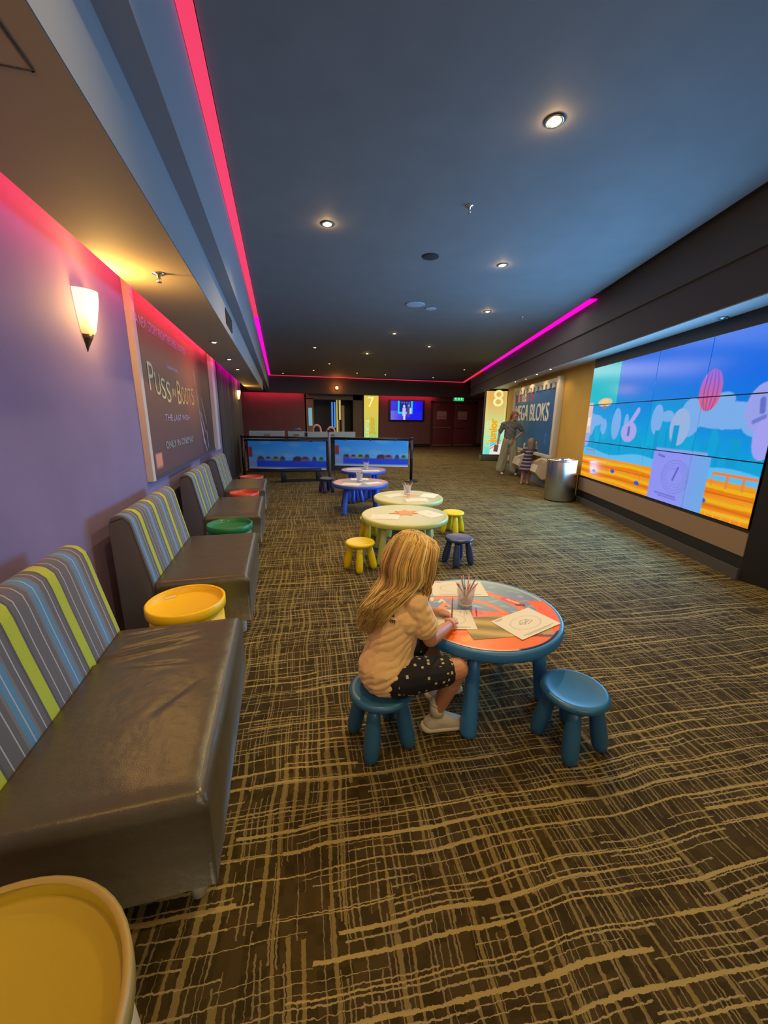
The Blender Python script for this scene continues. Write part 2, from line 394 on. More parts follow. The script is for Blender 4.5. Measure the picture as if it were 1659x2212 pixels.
# walls
struct('wall_left',MB().box(LX-.1,LX,-3.5,8.4,0,3.6),m_purp)
dr=MB()
ys=np.linspace(8.4,12.9,91)
poly=[(LX-.1,8.4)]+[(LX+.02+.012*math.sin((y-8.4)*9)+.02*math.sin((y-8.4)*3.1),y) for y in ys]+[(LX-.1,12.9)]
dr.prism([(x,y) for x,y in poly][::-1],0.0,3.0); struct('wall_left_dark',dr,m_curt)
struct('wall_left_rear',MB().box(-3.2,-3.1,12.9,BK+.1,0,3.5).box(-3.2,LX-.1,12.8,12.9,0,3.5),m_maroon)
bk=MB().box(-3.2,1.34,BK,BK+.1,0,3.5).box(1.34,3.75,BK,BK+.1,2.38,3.5).box(3.75,12.5,BK,BK+.1,0,3.5)
struct('wall_back',bk,m_maroon)
struct('wall_front',MB().box(-3,8,-3.6,-3.5,0,3.6),mat('plain_foyer_wall',(.3,.27,.24),rough=.8))
# dark doorways in the back wall: recess with tan jamb
rc=MB().box(1.34,3.75,BK+1.5,BK+1.6,0,2.6).box(1.24,1.34,BK,BK+1.6,0,2.6).box(3.75,3.85,BK,BK+1.6,0,2.6)
struct('wall_back_lobby',rc,mat('lobby_wall',(.055,.048,.035),rough=.6))
st=MB().box(1.30,1.66,BK-.06,BK+.02,0,2.4); struct('trim_9',st,m_tan)
st=MB().box(3.62,4.1,BK-.06,BK+.02,0,2.62).box(1.30,4.1,BK-.06,BK+.02,2.36,2.62); struct('trim_10',st,mat('brown_trim',(.13,.09,.06),rough=.6))
# right wall: video wall niche, ochre part, return and rear corridor
struct('wall_right',rwbox(MB(),3.34,3.44,3.70,13.6,0,3.4),m_yell)
nb=MB(); rwbox(nb,3.27,3.34,3.70,7.38,2.39,2.56); rwbox(nb,3.27,3.34,3.70,7.38,0,.5); rwbox(nb,3.27,3.34,7.38,7.47,0,.5)
struct('wall_right_surround',nb,m_black)
pl=MB(); rwbox(pl,3.262,3.275,3.70,7.40,.24,.47); struct('trim_11',pl,m_tan)
pb=MB(); rwbox(pb,3.245,3.27,3.70,7.45,0,.11); struct('baseboard_right',pb,m_dark)
# return nearer than the screen; black stands for its lack of light
p0=RW(3.27,3.70,0); 
rt=MB().prism([(p0.x,p0.y),(4.33,1.9),(5.2,-3.5),(5.6,-3.5),(5.6,2.6),(p0.x+.25,p0.y-.02)][::-1],0,2.54); struct('wall_right_near',rt,m_black)
# rear corridor wall beside the light box
c0,c1=Vector((7.75,13.35,0)),Vector((11.2,20.2,0)); d=(c1-c0).normalized(); nn=Vector((d.y,-d.x,0))
cw=MB().prism([(c0.x,c0.y),(c0.x+nn.x*.1,c0.y+nn.y*.1),(c1.x+nn.x*.1,c1.y+nn.y*.1),(c1.x,c1.y)],0,3.4); struct('wall_right_rear',cw,m_tan)
struct('baseboard_back',MB().box(-3.1,1.3,BK-.02,BK,0,.18).box(4.1,7.9,BK-.02,BK,0,.18).box(10.4,11,BK-.02,BK,0,.18),m_black)
struct('trim_12',MB().box(LX,.9,8.50,8.535,0,.004,rotm(rz=R(-2))),mat('carpet_seam',(.05,.045,.035),rough=.8))

# ---- LED cove strips (lamps hidden in the ceiling slots)
m_red=mat('red_led',(.8,.1,.2),emit=(1.0,.04,.11),es=.78)
m_mag=mat('magenta_led',(.8,.0,.6),emit=(1.0,.0,.56),es=1.15)
def strip(label,poly,m,z=Z3-.002,h=.02):
    o=MB().prism(poly,z,z+h).build('led_strip',m,off=(poly[0][0],poly[0][1],z)); tag(o,label,'light strip'); return o
gx0,gx1=LIPX+.004,LIPX+SL-.004
strip('red light strip in the ceiling slot, long run on the left side',[(gx0,-3.4),(gx1,-3.4),(gx1,8.3),(gx0,8.3)],m_red)
strip('magenta light strip at the far end of the left ceiling slot',[(gx0,8.32),(gx1,8.32),(gx1,BM-.09),(gx0,BM-.09)],m_mag)
e1=rw_at_y(2.9,BM-.01); e2=rw_at_y(2.83,BM-SL+.004)
strip('red light strip running across the far end of the ceiling',[(gx0,BM-SL+.004),e2,e1,(gx0,BM-.004)],m_red)
strip('short red light strip at the far right corner of the ceiling',[rw_at_t(2.815,15.9),rw_at_t(2.925,15.9),rw_at_y(2.925,BM-.09),rw_at_y(2.815,BM-.09)],m_red)
strip('magenta light strip in the right ceiling slot',[rw_at_t(2.815,6.83),rw_at_t(2.925,6.83),rw_at_t(2.925,15.88),rw_at_t(2.815,15.88)],m_mag)
# wall-wash strips above the left soffit and on the back wall
def wallstrip(label,x0,x1,y0,y1,z0,z1,m):
    o=MB().box(x0,x1,y0,y1,z0,z1).build('led_strip',m,off=((x0+x1)/2,(y0+y1)/2,z0)); return tag(o,label,'light strip')
m_red2=mat('red_wash_led',(.8,.1,.2),emit=(1.0,.05,.12),es=26)
m_mag2=mat('magenta_wash_led',(.8,.0,.6),emit=(1.0,.0,.55),es=24)
wallstrip('red wall-wash strip behind the soffit over the large poster',-.965,-.945,-3.4,8.3,2.53,2.56,m_red2)
wallstrip('magenta wall-wash strip behind the soffit over the dark drape',-.965,-.945,8.35,14,2.53,2.56,m_mag2)
wallstrip('red wall-wash strip above the empty maroon wall at the back left',-1.5,1.2,BK-.25,BK-.22,2.64,2.67,m_red2)
wallstrip('red wall-wash strip above the wall-mounted television',4.95,7.9,BK-.25,BK-.22,2.64,2.67,m_red2)

# ---------------------------------------------------------------- ceiling fixtures
m_bulb=mat('warm_bulb',(1,.9,.7),emit=(1,.66,.20),es=10)
m_bulbc=mat('cool_bulb',(1,.97,.85),emit=(1,.9,.6),es=5)
m_orb=mat('orange_bulb',(1,.5,.2),emit=(1,.35,.08),es=12)
def downlight(x,y,z,energy,label,group=None,r=.045,bulb=None,color=WARM,angle=130):
    t=thing('downlight',label,'ceiling light',(x,y,z),group=group)
    MB().lathe([(r,.0),(r*1.35,-.004),(r*1.35,-.010),(r*1.02,-.012),(r*.98,.0)],20,caps=False).build('trim_ring',m_steel,t,world=False)
    MB().lathe([(1e-4,-.016),(r*.55,-.014),(r*.9,-.003),(r*.97,.0)],20).build('bulb',bulb or m_bulb,t,world=False)
    if energy: lamp('lamp','SPOT',(x,y,z-.03),energy,color,(x,y,0),.04,angle=angle)
    if energy>20: lamp('lamp','POINT',(x,y,z-.05),energy*.008,(1,.6,.2),size=.02)
    return t
ZC=Z3+.02
DL=[(1.795,2.605,150,'brightest ceiling downlight, nearest and furthest right'),(.556,4.366,130,'bright downlight on the left side of the ceiling'),
 (2.766,4.80,110,'downlight to the right of the round dark ceiling speaker'),(3.662,6.744,110,'downlight near the start of the magenta strip'),
 (2.606,9.0,22,'small downlight beyond the two pale ceiling discs'),(1.04,11.39,18,'small downlight far left in front of the red strip'),
 (2.62,11.92,45,'brightest of the small downlights at the far end of the ceiling'),(3.935,10.26,22,'small downlight far right of the ceiling centre')]
for x,y,e,l in DL: downlight(x,y,ZC,e,l)
for x,y in ((1.45,16.7),(.26,18.26),(7.0,14.4),(7.0,17.6),(4.6,17.2),(3.3,17.0),(1.82,14.5)):
    downlight(x,y,ZC,0,'tiny downlight close to the far red strip','tiny downlights by the far red strip',r=.04,bulb=m_bulbc)
for x,y,e in ((.25,.75,85),(2.5,.3,50),(.3,-1.6,30),(2.6,-1.6,30)):
    lamp('house_lamp','SPOT',(x,y,ZC-.03),e,WARM,(x,y,0),.04,angle=130)
def disc(x,y,r,m,name,label,cat,th=.012):
    o=MB().lathe([(r*.9,0),(r,-.004),(r,-th*.6),(r*.85,-th),(1e-4,-th)],28,Matrix.Translation((x,y,ZC))).build(name,m,off=(x,y,ZC)); tag(o,label,cat)
disc(1.823,4.815,.10,mat('speaker_grille',(.03,.03,.035),rough=.8),'ceiling_speaker','round dark speaker grille in the ceiling','speaker')
m_disc=mat('pale_ceiling_disc',(.45,.5,.6),rough=.4)
disc(2.30,6.716,.165,m_disc,'ceiling_disc','larger pale round disc on the ceiling','ceiling disc')
disc(2.637,6.877,.10,m_disc,'ceiling_disc','smaller pale round disc beside the larger one','ceiling disc')
def sprinkler(x,y,z,label):
    t=thing('sprinkler',label,'sprinkler',(x,y,z))
    MB().lathe([(.038,0),(.036,-.008),(.012,-.012),(.010,-.03)],16).build('flange',m_chrome,t,world=False)
    MB().cyl((0,0,-.028),(0,0,-.05),.004).cyl((-.012,0,-.03),(-.012,0,-.05),.002).cyl((.012,0,-.03),(.012,0,-.05),.002).lathe([(.016,-.05),(.016,-.053)],12).build('deflector',m_chrome,t,world=False)
sprinkler(1.747,3.678,ZC,'chrome sprinkler head in the middle of the dark ceiling')
sprinkler(4.467,6.896,ZC,'sprinkler head close to the magenta strip')
sprinkler(-.68,2.945,Z1,'sprinkler head in the tan soffit above the poster')
for i,(x,y,l) in enumerate(((-.70,5.27,'soffit downlight nearest the camera, above the far half of the poster'),(-.695,6.70,'middle downlight of the left soffit'),(-.70,8.03,'far soffit downlight with a yellow glow'))):
    downlight(x,y,Z1,(3,3,9)[i],l,bulb=m_bulbc if i<2 else m_bulb,r=.035)
for x,y,l in ((5.70,7.30,'alcove downlight nearest the video wall'),(6.02,8.19,'alcove downlight above the right edge of the blue play wall'),(6.40,9.17,'alcove downlight above the middle of the play wall'),(6.60,9.95,'furthest downlight of the alcove row, over the far play wall')):
    downlight(x-.16,y+.05,2.54,9,l,r=.03,bulb=m_bulbc,angle=140)
downlight(4.435,3.258,2.54,0,'unlit downlight in the blue-lit soffit over the video wall',r=.035,bulb=m_steel)
# access hatch outline and vent
t=thing('access_hatch','square hatch outline in the tan soffit, top left corner','hatch',(-.72,1.36,Z1))
MB().box(-.935,-.57,1.12,1.42,Z1-.003,Z1+.001).build('hatch_panel',m_soff,t)
fr=MB()
for b in ((-.94,-.565,1.42,1.426),(-.94,-.565,1.114,1.12),(-.57,-.564,1.114,1.426)): fr.box(*b,Z1-.004,Z1)
fr.build('gap',m_black,t)
t=thing('air_vent','dark slotted air vent in the side of the left bulkhead','vent',(X1+.006,4.84,2.5))
MB().box(X1+.004,X1+.012,4.58,5.1,2.43,2.58).build('frame',m_black,t)
for k in range(5): MB().box(X1+.012,X1+.018,4.6,5.08,2.445+k*.027,2.452+k*.027).build('slat',m_dark,t)

# ---------------------------------------------------------------- wall sconces
def sconce(y,label,e):
    x=LX; t=thing('wall_sconce',label,'wall light',(x,y,1.88))
    mg=bpy.data.materials.get('sconce_glass')
    if not mg:
        mg=mat('sconce_glass',(.95,.85,.6),rough=.3)
        nt=mg.node_tree; b=nt.nodes['Principled BSDF']; tc=nt.nodes.new('ShaderNodeTexCoord'); s=nt.nodes.new('ShaderNodeSeparateXYZ'); nt.links.new(tc.outputs['Object'],s.inputs[0])
        cr=nt.nodes.new('ShaderNodeValToRGB'); q=NM(nt); nt.links.new(q.m('DIVIDE',s.outputs[2],.36),cr.inputs[0])
        cr.color_ramp.elements[0].position=.28; cr.color_ramp.elements[0].color=(.75,.42,.03,1)
        cr.color_ramp.elements[1].position=.62; cr.color_ramp.elements[1].color=(1.6,1.3,.7,1)
        nt.links.new(cr.outputs[0],b.inputs['Emission Color']); b.inputs['Emission Strength'].default_value=1.0
    prof=[(.040,.10),(.052,.12),(.068,.20),(.082,.29),(.086,.345),(.082,.345),(.077,.29),(.063,.20),(.03,.12)]
    MB().lathe(prof,24,Matrix.Translation((.0,0,0)),a0=-math.pi/2,a1=math.pi/2,sx=1.15).build('glass_shade',mg,t,world=False)
    MB().lathe([(.002,0),(.012,.03),(.030,.075),(.040,.103),(.001,.104)],20,None,a0=-math.pi/2,a1=math.pi/2,sx=1.2).build('finial',mat('dark_bronze',(.06,.045,.03),rough=.4,metal=.6),t,world=False)
    MB().box(0,.012,-.03,.03,.1,.3).build('bracket',m_steel,t,world=False)
    lamp('lamp','SPOT',(x+.10,y,1.88+.35),e*2.6,(1,.60,.17),(x+.75,y+.1,1.88+1.1),.03,angle=165,blend=1)
    lamp('lamp','POINT',(x+.19,y,1.88+.24),e*1.25,(1,.56,.12),size=.05)
    return t
sconce(2.95,'glowing half-round glass wall light on the purple wall',9)
sconce(.25,'wall light on the purple wall beside the photographer, outside the picture',9)
sconce(12.2,'small distant glowing wall light on the dark wall by the back left corner',5)
t=thing('orange_lamp','small orange glowing lamp on the far beam','lamp',(2.73,BM,2.86))
MB().ball((2.73,BM-.09,2.88),.07).build('bulb',m_orb,t); MB().box(2.68,2.78,BM-.05,BM,2.78,2.95).build('bracket',m_black,t)
lamp('lamp','POINT',(2.73,BM-.22,2.88),10,(1,.28,.04),size=.05)

# ---------------------------------------------------------------- posters, signs, screens
m_print=mat('printed_matte',rough=.5,attr='base')
m_paper=mat('paper',rough=.8,attr='base')
m_screen=mat('lcd_screen',rough=.15,attr='emit',es=1.0)
m_lbox=mat('backlit_panel',rough=.4,attr='emit',es=1.0)
def lerp(a,b,t): a=np.array(a,float);b=np.array(b,float); return a+(b-a)*t[...,None]
# large film poster
PY0,PY1,PZ0,PZ1=3.79,7.24,.97,2.53
pt=thing('wall_poster','large dark brown film poster in a pale frame on the purple wall','poster',(LX,5.5,PZ0))
def f_poster(U,V):
    w,h=PY1-PY0,PZ1-PZ0
    img=lerp((104,76,80),(138,98,62),np.clip(V/h,0,1))
    g=np.exp(-(((U-2.0)/.5)**2+((V-.95)/.45)**2)); img=img+g[...,None]*np.array([75,25,5])
    d=np.clip((U-2.3)/.4,0,1); img=img*(1-.35*d[...,None])
    for a in ((2.22,1.12,2.28,.95,.012),(2.30,.88,2.42,.45,.011),(2.42,.45,2.56,.15,.018),(2.62,.78,2.86,.42,.010),(2.48,.58,2.7,.3,.012),(2.56,.2,2.7,.02,.015),(2.82,.3,2.86,.05,.014),(2.45,.4,2.52,.3,.02)):
        put(img,line(U,V,*a),(205,195,205))
    put(img,rect(U,V,.12,.32,.06,.19),(225,150,125))
    return img
paint('print',m_print,(LX+.035,PY0,PZ0),(0,1,0),(0,0,1),PY1-PY0,PZ1-PZ0,f_poster,.02,pt,th=.03)
m_frame=mat('pale_poster_frame',(.62,.58,.52),rough=.45)
MB().box(LX,LX+.05,PY0-.07,PY0,PZ0-.03,PZ1+.03).build('frame_side',m_frame,pt)
MB().box(LX,LX+.09,PY1,PY1+.26,PZ0-.03,PZ1+.03).build('frame_side',m_frame,pt)
MB().box(LX,LX+.045,PY0,PY1,PZ1,PZ1+.03).box(LX,LX+.045,PY0,PY1,PZ0-.03,PZ0).build('frame_rail',mat('dark_rail',(.08,.07,.08),rough=.5),pt)
X_=(0,1,0);Zu=(0,0,1);px=LX+.037
m_t1=mat('pale_lilac_print',(.55,.45,.62),rough=.5); m_t2=mat('gold_print',(.62,.60,.30),rough=.45); m_t3=mat('orange_gold_print',(.75,.5,.18),rough=.45); m_t4=mat('grey_print',(.35,.36,.33),rough=.5)
def ptext(t_,nm,m_,y0,y1,z0,h_,bold=0):
    o=text(t_,nm,m_,(0,0,0),X_,Zu,1,None,ext=0,bold=bold,off=(0,0,0)); ws=[v.co.y for v in o.data.vertices]; w_=max(ws)-min(ws); wz=max(v.co.z for v in o.data.vertices if True); y_=min(ws)
    L=parent_loc(pt)
    for v in o.data.vertices:
        v.co=Vector((px+.0015,PY0+y0+(v.co.y-y_)/w_*(y1-y0),z0+v.co.z/.70*h_))-L
    o.parent=pt; return o
ptext('A NEW STORY FROM THE SHREK UNIVERSE','tagline',m_t1,.03,1.83,2.235,.085)
for k,ch in enumerate('PUSS'): ptext(ch,'title_letter',m_t2,.19+k*.18,.35+k*.18,1.72-.028*k,(.25,.20,.20,.21)[k])
ptext('IN','title_letter',m_t2,.95,1.09,1.70,.09)
for k,ch in enumerate('BOOTS'): ptext(ch,'title_letter',m_t3,1.18+k*.18,1.34+k*.18,1.63+.002*k,(.26,.21,.21,.21,.22)[k])
ptext('DREAMWORKS','studio_line',m_t1,.85,1.31,1.975,.035)
ptext('THE LAST WISH','tagline',m_t1,.57,1.66,1.45,.065)
ptext('ONLY IN CINEMAS','small_print',m_t4,.48,1.74,1.18,.07,.02)

# video wall: 4 x 3 panels
ZB=[.505,1.135,1.765,2.395]; TB=[7.38,6.465,5.55,4.64,3.725]
vw=thing('video_wall','large video wall of joined screens showing a cartoon seaside','video wall',RW(3.27,5.55,.5))
def f_wall(s,z):    # s = metres from the left edge (0..3.655), z = height above the bottom edge
    img=lerp((0,175,215),(0,105,225),np.clip((z-.6)/1.2+(s-1)*.12,0,1))
    # left top panel is more turquoise
    put(img,(s<.915)&(z>1.26),(0,186,205))
    img=np.where(((z<1.26)&(z>.63)&(s>1.83)&(s<2.74))[...,None],img*.7+np.array([0,185,205])*.3,img)
    sky=.62+.1*np.sin(s*9)+.06*np.sin(s*23+1)+.05*np.sign(np.sin(s*17))*np.sin(s*5)
    put(img,(z<sky+.12)&(z>.35),(0,158,212))
    for cx,cz,rx,rz in ((.25,1.0,.33,.10),(.15,.93,.16,.2),(.62,.9,.1,.13),(1.0,.95,.13,.24),(1.28,.98,.06,.12),(2.0,1.02,.12,.19),(2.2,1.06,.12,.07),(2.55,1.0,.28,.10),(2.6,1.04,.18,.22),(3.1,1.06,.55,.14),(3.05,1.22,.14,.08),(3.5,1.02,.2,.16)):
        put(img,ell(s,z,cx,cz,rx,rz),(120,172,232) if s.mean()>-1 else 0)
    put(img,ell(s,z,2.45,.93,.17,.22),(150,178,222))
    for bx,bw,bh in ((.3,.06,.86),(.55,.05,.83),(1.2,.07,.8),(2.05,.09,.9),(2.25,.05,.93),(2.4,.1,.97),(2.9,.12,.78),(3.3,.14,.86),(3.1,.06,.82)):
        put(img,rect(s,z,bx-bw/2,bx+bw/2,.35,bh-.02),(0,150,205))
    put(img,ell(s,z,1.38,.84,.20,.15),(165,165,232)); put(img,line(s,z,1.38,.95,1.55,1.14,.045),(165,165,232)); put(img,rect(s,z,1.35,1.41,.78,.92),(90,110,190))
    put(img,ell(s,z,3.52,1.13,.19,.23),(150,158,232)); put(img,ell(s,z,3.6,.85,.12,.2),(160,158,238)); put(img,line(s,z,3.5,1.2,3.52,1.1,.03),(95,110,200)); put(img,line(s,z,3.45,1.0,3.56,1.05,.02),(110,120,205))
    put(img,ell(s,z,.07,.72,.09,.18),(150,165,230)); put(img,rect(s,z,-.1,.16,.78,1.3),(215,190,190)); put(img,rect(s,z,.03,.12,.9,1.05),(240,225,215))
    # blimp and balloon
    put(img,ell(s,z,.56,1.29,.23,.07),(215,190,175)); put(img,ell(s,z,.56,1.30,.15,.04),(240,205,120)); put(img,rect(s,z,.5,.62,1.19,1.24),(150,120,130))
    bal=ell(s,z,2.83,1.33,.16,.22); img=np.where(bal[...,None],lerp((235,95,120),(150,105,225),np.clip((z-1.15)/.35,0,1)),img)
    for k in (-.09,-.03,.04,.1): put(img,bal&(np.abs(s-2.83-k*np.cos((z-1.33)*5))<.008),(120,80,180))
    # foam / railings / boardwalk
    beach=.42-.02*s*.2
    put(img,(z<.50+.035*np.sin(s*4+1))&(z>.3),(90,185,235))
    put(img,rect(s,z,.1,.45,.42,.50)&((np.abs((s*14)%1-.5)>.38)|(z>.485)),(160,130,150))
    bw=z<.40; wood=lerp((232,120,10),(238,150,30),0.5+.5*np.sin(z*40+np.sin(s*3)))
    img=np.where(bw[...,None],wood,img)
    for k,zz in enumerate((.33,.18,.06)): put(img,bw&(np.abs(z-zz-.01*np.sin(s*5+k))<.022),(232,178,24))
    for zz in (.26,.12): put(img,bw&(np.abs(z-zz)<.006),(190,95,15))
    for bx,bz in ((.5,.15),(1.1,.22),(1.78,.14),(3.02,.16)): put(img,ell(s,z,bx,bz,.06,.03),(40,80,200))
    put(img,bw&(z<.07)&(s>2.9)&((np.abs((s*9)%1-.5)>.45)|(np.abs(z-.065)<.006)),(245,180,70))
    put(img,(s>3.1)&(((z>.455)&(z<.485))|((z>.33)&(z<.48)&(np.abs(((s-3.2)*5)%1-.5)<.08))),(225,130,70))
    # sheet of paper with a faint sketch
    pa=rect(s,z,2.06,3.04,.0,.625); img=np.where(pa[...,None],lerp((140,145,240),(110,165,228),np.clip((s-2.6)/.3,0,1)),img)
    put(img,rect(s,z,2.09,2.98,.625,.67),(135,160,230))
    for k in range(4): put(img,pa&(np.abs(((s-2.52)/(.24-.03*k))**2+((z-.34)/(.2-.035*k))**2-1)<.035),(112,118,205))
    put(img,line(s,z,2.5,.3,2.56,.45,.014),(90,95,180)); put(img,line(s,z,2.16,.58,2.28,.56,.012),(100,105,190)); put(img,line(s,z,2.2,.10,2.6,.10,.007),(80,85,180)); put(img,line(s,z,2.28,.07,2.62,.07,.005),(95,100,190))
    return img
m_bez=mat('screen_bezel',(.006,.006,.008),rough=.3)
for r_ in range(3):
    for c_ in range(4):
        t1,t0=TB[c_],TB[c_+1]; z0,z1=ZB[r_],ZB[r_+1]; g=.006
        # viewer's right along the wall is -TW
        fn=lambda U,V,c=c_,t1=t1,z0=z0: f_wall(U+g+(TB[0]-t1),V+g+(z0-ZB[0]))
        p=paint('screen_panel',m_screen,RW(3.265,t1-g,z0+g),-TW,(0,0,1),t1-t0-2*g,z1-z0-2*g,fn,.011,vw,th=.05)
bz=MB(); rwbox(bz,3.272,3.33,3.725,7.38,.505,2.395); bz.build('mounting_frame',m_bez,vw)

# television on the back wall
tv=thing('television','wall-mounted television with a bright blue picture on the maroon wall','television',(6.5,BK-.1,1.3))
def f_tv(U,V):
    img=lerp((70,60,220),(20,15,240),np.clip(U/1.75,0,1)); img=np.where((V<.45)[...,None],lerp((120,110,235),(30,30,235),np.clip(U/1.0,0,1)),img)
    put(img,rect(U,V,.38,1.18,.3,1.0),(20,220,240)); put(img,rect(U,V,.47,1.09,.4,1.0),(10,40,150))
    for k in range(4): put(img,ell(U,V,.6+.13*k,.86,.02,.03),(170,190,240))
    put(img,ell(U,V,.72,.68,.06,.08),(215,205,235)); put(img,rect(U,V,.64,.82,.2,.6),(200,190,235)); put(img,rect(U,V,.68,.80,.0,.25),(225,215,240))
    put(img,ell(U,V,.97,.72,.06,.08),(150,130,190)); put(img,rect(U,V,.88,1.04,.15,.65),(90,60,150)); put(img,rect(U,V,1.02,1.1,.3,.6),(215,205,235)); return img
MB().box(5.48,7.42,BK-.11,BK-.03,1.36,2.43).build('casing',m_black,tv,bevel=.01)
paint('screen',m_screen,(5.57,BK-.113,1.43),(1,0,0),(0,0,1),1.74,.95,f_tv,.025,tv,th=.002)
# light boxes 7 and 8
m_l8=mat('sign_letter_pale',(.9,.9,.6),emit='#e8eb9c',es=.95); m_lor=mat('sign_letter_orange',(.9,.5,.05),emit='#e8a208',es=.9); m_lci=mat('sign_letter_faint',(.8,.85,.6),emit='#d6e0a4',es=.85)
m_l7=mat('sign_letter_mustard',(.7,.5,.05),emit='#c79a0a',es=.85)
def lightbox(label,num,A,B,z0,z1,depth,flip,base):
    A,B=Vector(A),Vector(B); ux=(B-A).normalized(); w=(B-A).length; nrm=ux.cross(Vector((0,0,1))); h=z1-z0
    t=thing('light_box',label,'illuminated sign',((A+B)/2)+Vector((0,0,0)))
    M=Matrix(((ux.x,-nrm.x,0,A.x),(ux.y,-nrm.y,0,A.y),(0,0,1,0),(0,0,0,1)))
    MB().box(-.03,w+.03,.0,depth,z0-.04,z1+.03,M).build('casing',mat('sign_casing',(.07,.05,.035),rough=.5),t,bevel=.006)
    if base: MB().box(-.06,w+.06,-.05,depth+.05,0,z0-.04,M).build('plinth',mat('sign_plinth',(.16,.15,.10),rough=.6),t,bevel=.006)
    def f(U,V):
        if num=='8':
            v=V/h; img=np.where((v<.45)[...,None],lerp((90,225,215),(205,225,150),v/.45),lerp((205,225,150),(228,170,84),np.clip((v-.45)/.45,0,1)))
            e=np.clip(np.minimum(U,w-U)/.12,0,1); img=img*e[...,None]+(1-e[...,None])*(img*.6+np.array([235,225,140])*.4)
            put(img,(V<.30+.45*(U-.3))&(U>.25),(236,225,220)); 
            for k,c in enumerate(((200,80,60),(60,160,210),(60,190,200))): put(img,line(U,V,.26,.16+.09*k+.05,.62,.38+.09*k+.05,.013),c)
            put(img,ell(U,V,.55,.72,.16,.14),(150,235,215)); return img
        v=V/h; return lerp((150,205,120),(222,196,70),np.clip(v*1.4,0,1))
    paint('backlit_print',m_lbox,A+nrm*.004+Vector((0,0,z0)),ux,(0,0,1),w,h,f,.02,t,th=.003)
    O=A+nrm*.006
    text(num,'numeral',m_l8,O+ux*w*(.30 if num=='8' else .22)+Vector((0,0,z0+h*.765)),ux,(0,0,1),w*1.12 if num=='8' else w*.95,t,bold=.0)
    text('cinema','word',m_lci,O+ux*w*.34+Vector((0,0,z0+h*.12)),(0,0,1),-ux,w*.52,t,sx=.88 if num=='8' else .8)
    text('Junior','word',m_lor if num=='8' else m_l7,O+ux*w*(.60 if num=='8' else .72)+Vector((0,0,z0+h*.20)),(0,0,1),-ux,w*.52,t,bold=.018,sx=.88)
lightbox('tall backlit cinema sign with a large 8 behind the standing woman','8',(7.26,13.02,0),(7.97,12.80,0),.235,2.49,.22,0,True)
lightbox('distant backlit sign with a large 7 on the back wall','7',(4.17,BK-.1,0),(4.92,BK-.1,0),.25,2.60,.09,0,False)
for y0,e,c in ((12.3,6,(.8,.9,.4)),): lamp('sign_glow','AREA',(7.5,12.7,1.3),e,c,(6.5,9.5,1),.6,2)

# exit sign
es=thing('exit_sign','small green illuminated exit sign above the maroon doors','sign',(9.35,BK-.1,2.5))
MB().box(9.03,9.67,BK-.12,BK-.04,2.42,2.72).build('casing',m_white,es,bevel=.006)
def f_exit(U,V):
    img=fill(U,(20,190,95)); 
    for cx in (.12,.46): put(img,ell(U,V,cx,.2,.025,.028),(200,255,220)); put(img,line(U,V,cx,.17,cx-.03,.1,.016),(200,255,220)); put(img,line(U,V,cx-.03,.1,cx+.03,.04,.012),(200,255,220)); put(img,line(U,V,cx-.06,.14,cx+.05,.14,.01),(200,255,220))
    put(img,rect(U,V,.26,.32,.04,.24),(190,250,215)); return img
paint('legend',m_lbox,(9.06,BK-.123,2.44),(1,0,0),(0,0,1),.58,.26,f_exit,.01,es,th=.002)

# maroon double doors
dn=1
for x0,x1,hx in ((7.95,9.13,9.0),(9.16,10.35,9.3)):
    d_=MB().box(x0,x1,BK-.06,BK,.06,2.30).build(f'door_{dn}',m_door,bevel=.006); d_['kind']='structure'; dn+=1
    MB().box(x0+.2,x0+.75,BK-.075,BK-.06,1.62,1.90).box(x0+.2,x0+.75,BK-.075,BK-.06,1.48,1.59).build('notice',mat('notice_card',(.42,.26,.27),rough=.6),d_)
    MB().box(x0+.02,x1-.2,BK-.13,BK-.1,1.02,1.07).box(x0+.06,x0+.1,BK-.12,BK-.05,1.0,1.09).box(x1-.3,x1-.26,BK-.12,BK-.05,1.0,1.09).build('push_bar',m_steel if x0<8.5 else m_door,d_)
    MB().box(x0+.02,x1-.06,BK-.07,BK-.055,.06,.16).build('kick_plate',m_steel,d_)
    MB().box(x0+.03,x0+.35,BK-.12,BK-.06,2.19,2.25).build('closer',m_steel,d_)
fr=MB().box(7.82,7.94,BK-.07,BK,0,2.42).box(10.36,10.5,BK-.07,BK,0,2.42).box(7.82,10.5,BK-.07,BK,2.31,2.42); struct('trim_13',fr,mat('door_frame',(.07,.025,.03),rough=.5))

# glass panel and lit uprights in the back doorway
t=thing('doorway_partition','lit vertical glass fins standing in the dark doorway at the back','partition',(2.9,BK+.2,0))
MB().box(2.55,2.62,BK+.1,BK+.14,.95,2.25).box(2.68,2.75,BK+.1,BK+.14,1.0,2.25).build('blue_fin',mat('blue_fin',(.1,.3,.7),emit='#3a86e0',es=.8),t)
MB().box(2.80,2.86,BK+.1,BK+.16,.6,2.36).box(2.93,3.02,BK+.1,BK+.16,1.4,2.36).build('gold_fin',mat('gold_fin',(.7,.55,.2),emit='#c9b25a',es=.7),t)
MB().box(3.06,3.2,BK+.1,BK+.16,.5,2.1).box(2.86,2.95,BK+.1,BK+.14,.5,1.4).build('tan_post',mat('tan_post',(.4,.33,.2),rough=.5),t)
t=thing('wall_niche_light','softly glowing pale blue niche beside the dark doorway','light',(1.5,BK-.07,1.2))
MB().box(1.40,1.58,BK-.075,BK-.06,1.1,1.95).build('diffuser',mat('teal_diffuser',(.3,.6,.7),emit='#5f9cab',es=.75),t,bevel=.005)
MB().box(1.37,1.61,BK-.07,BK-.055,1.07,1.98).build('surround',m_tan,t)

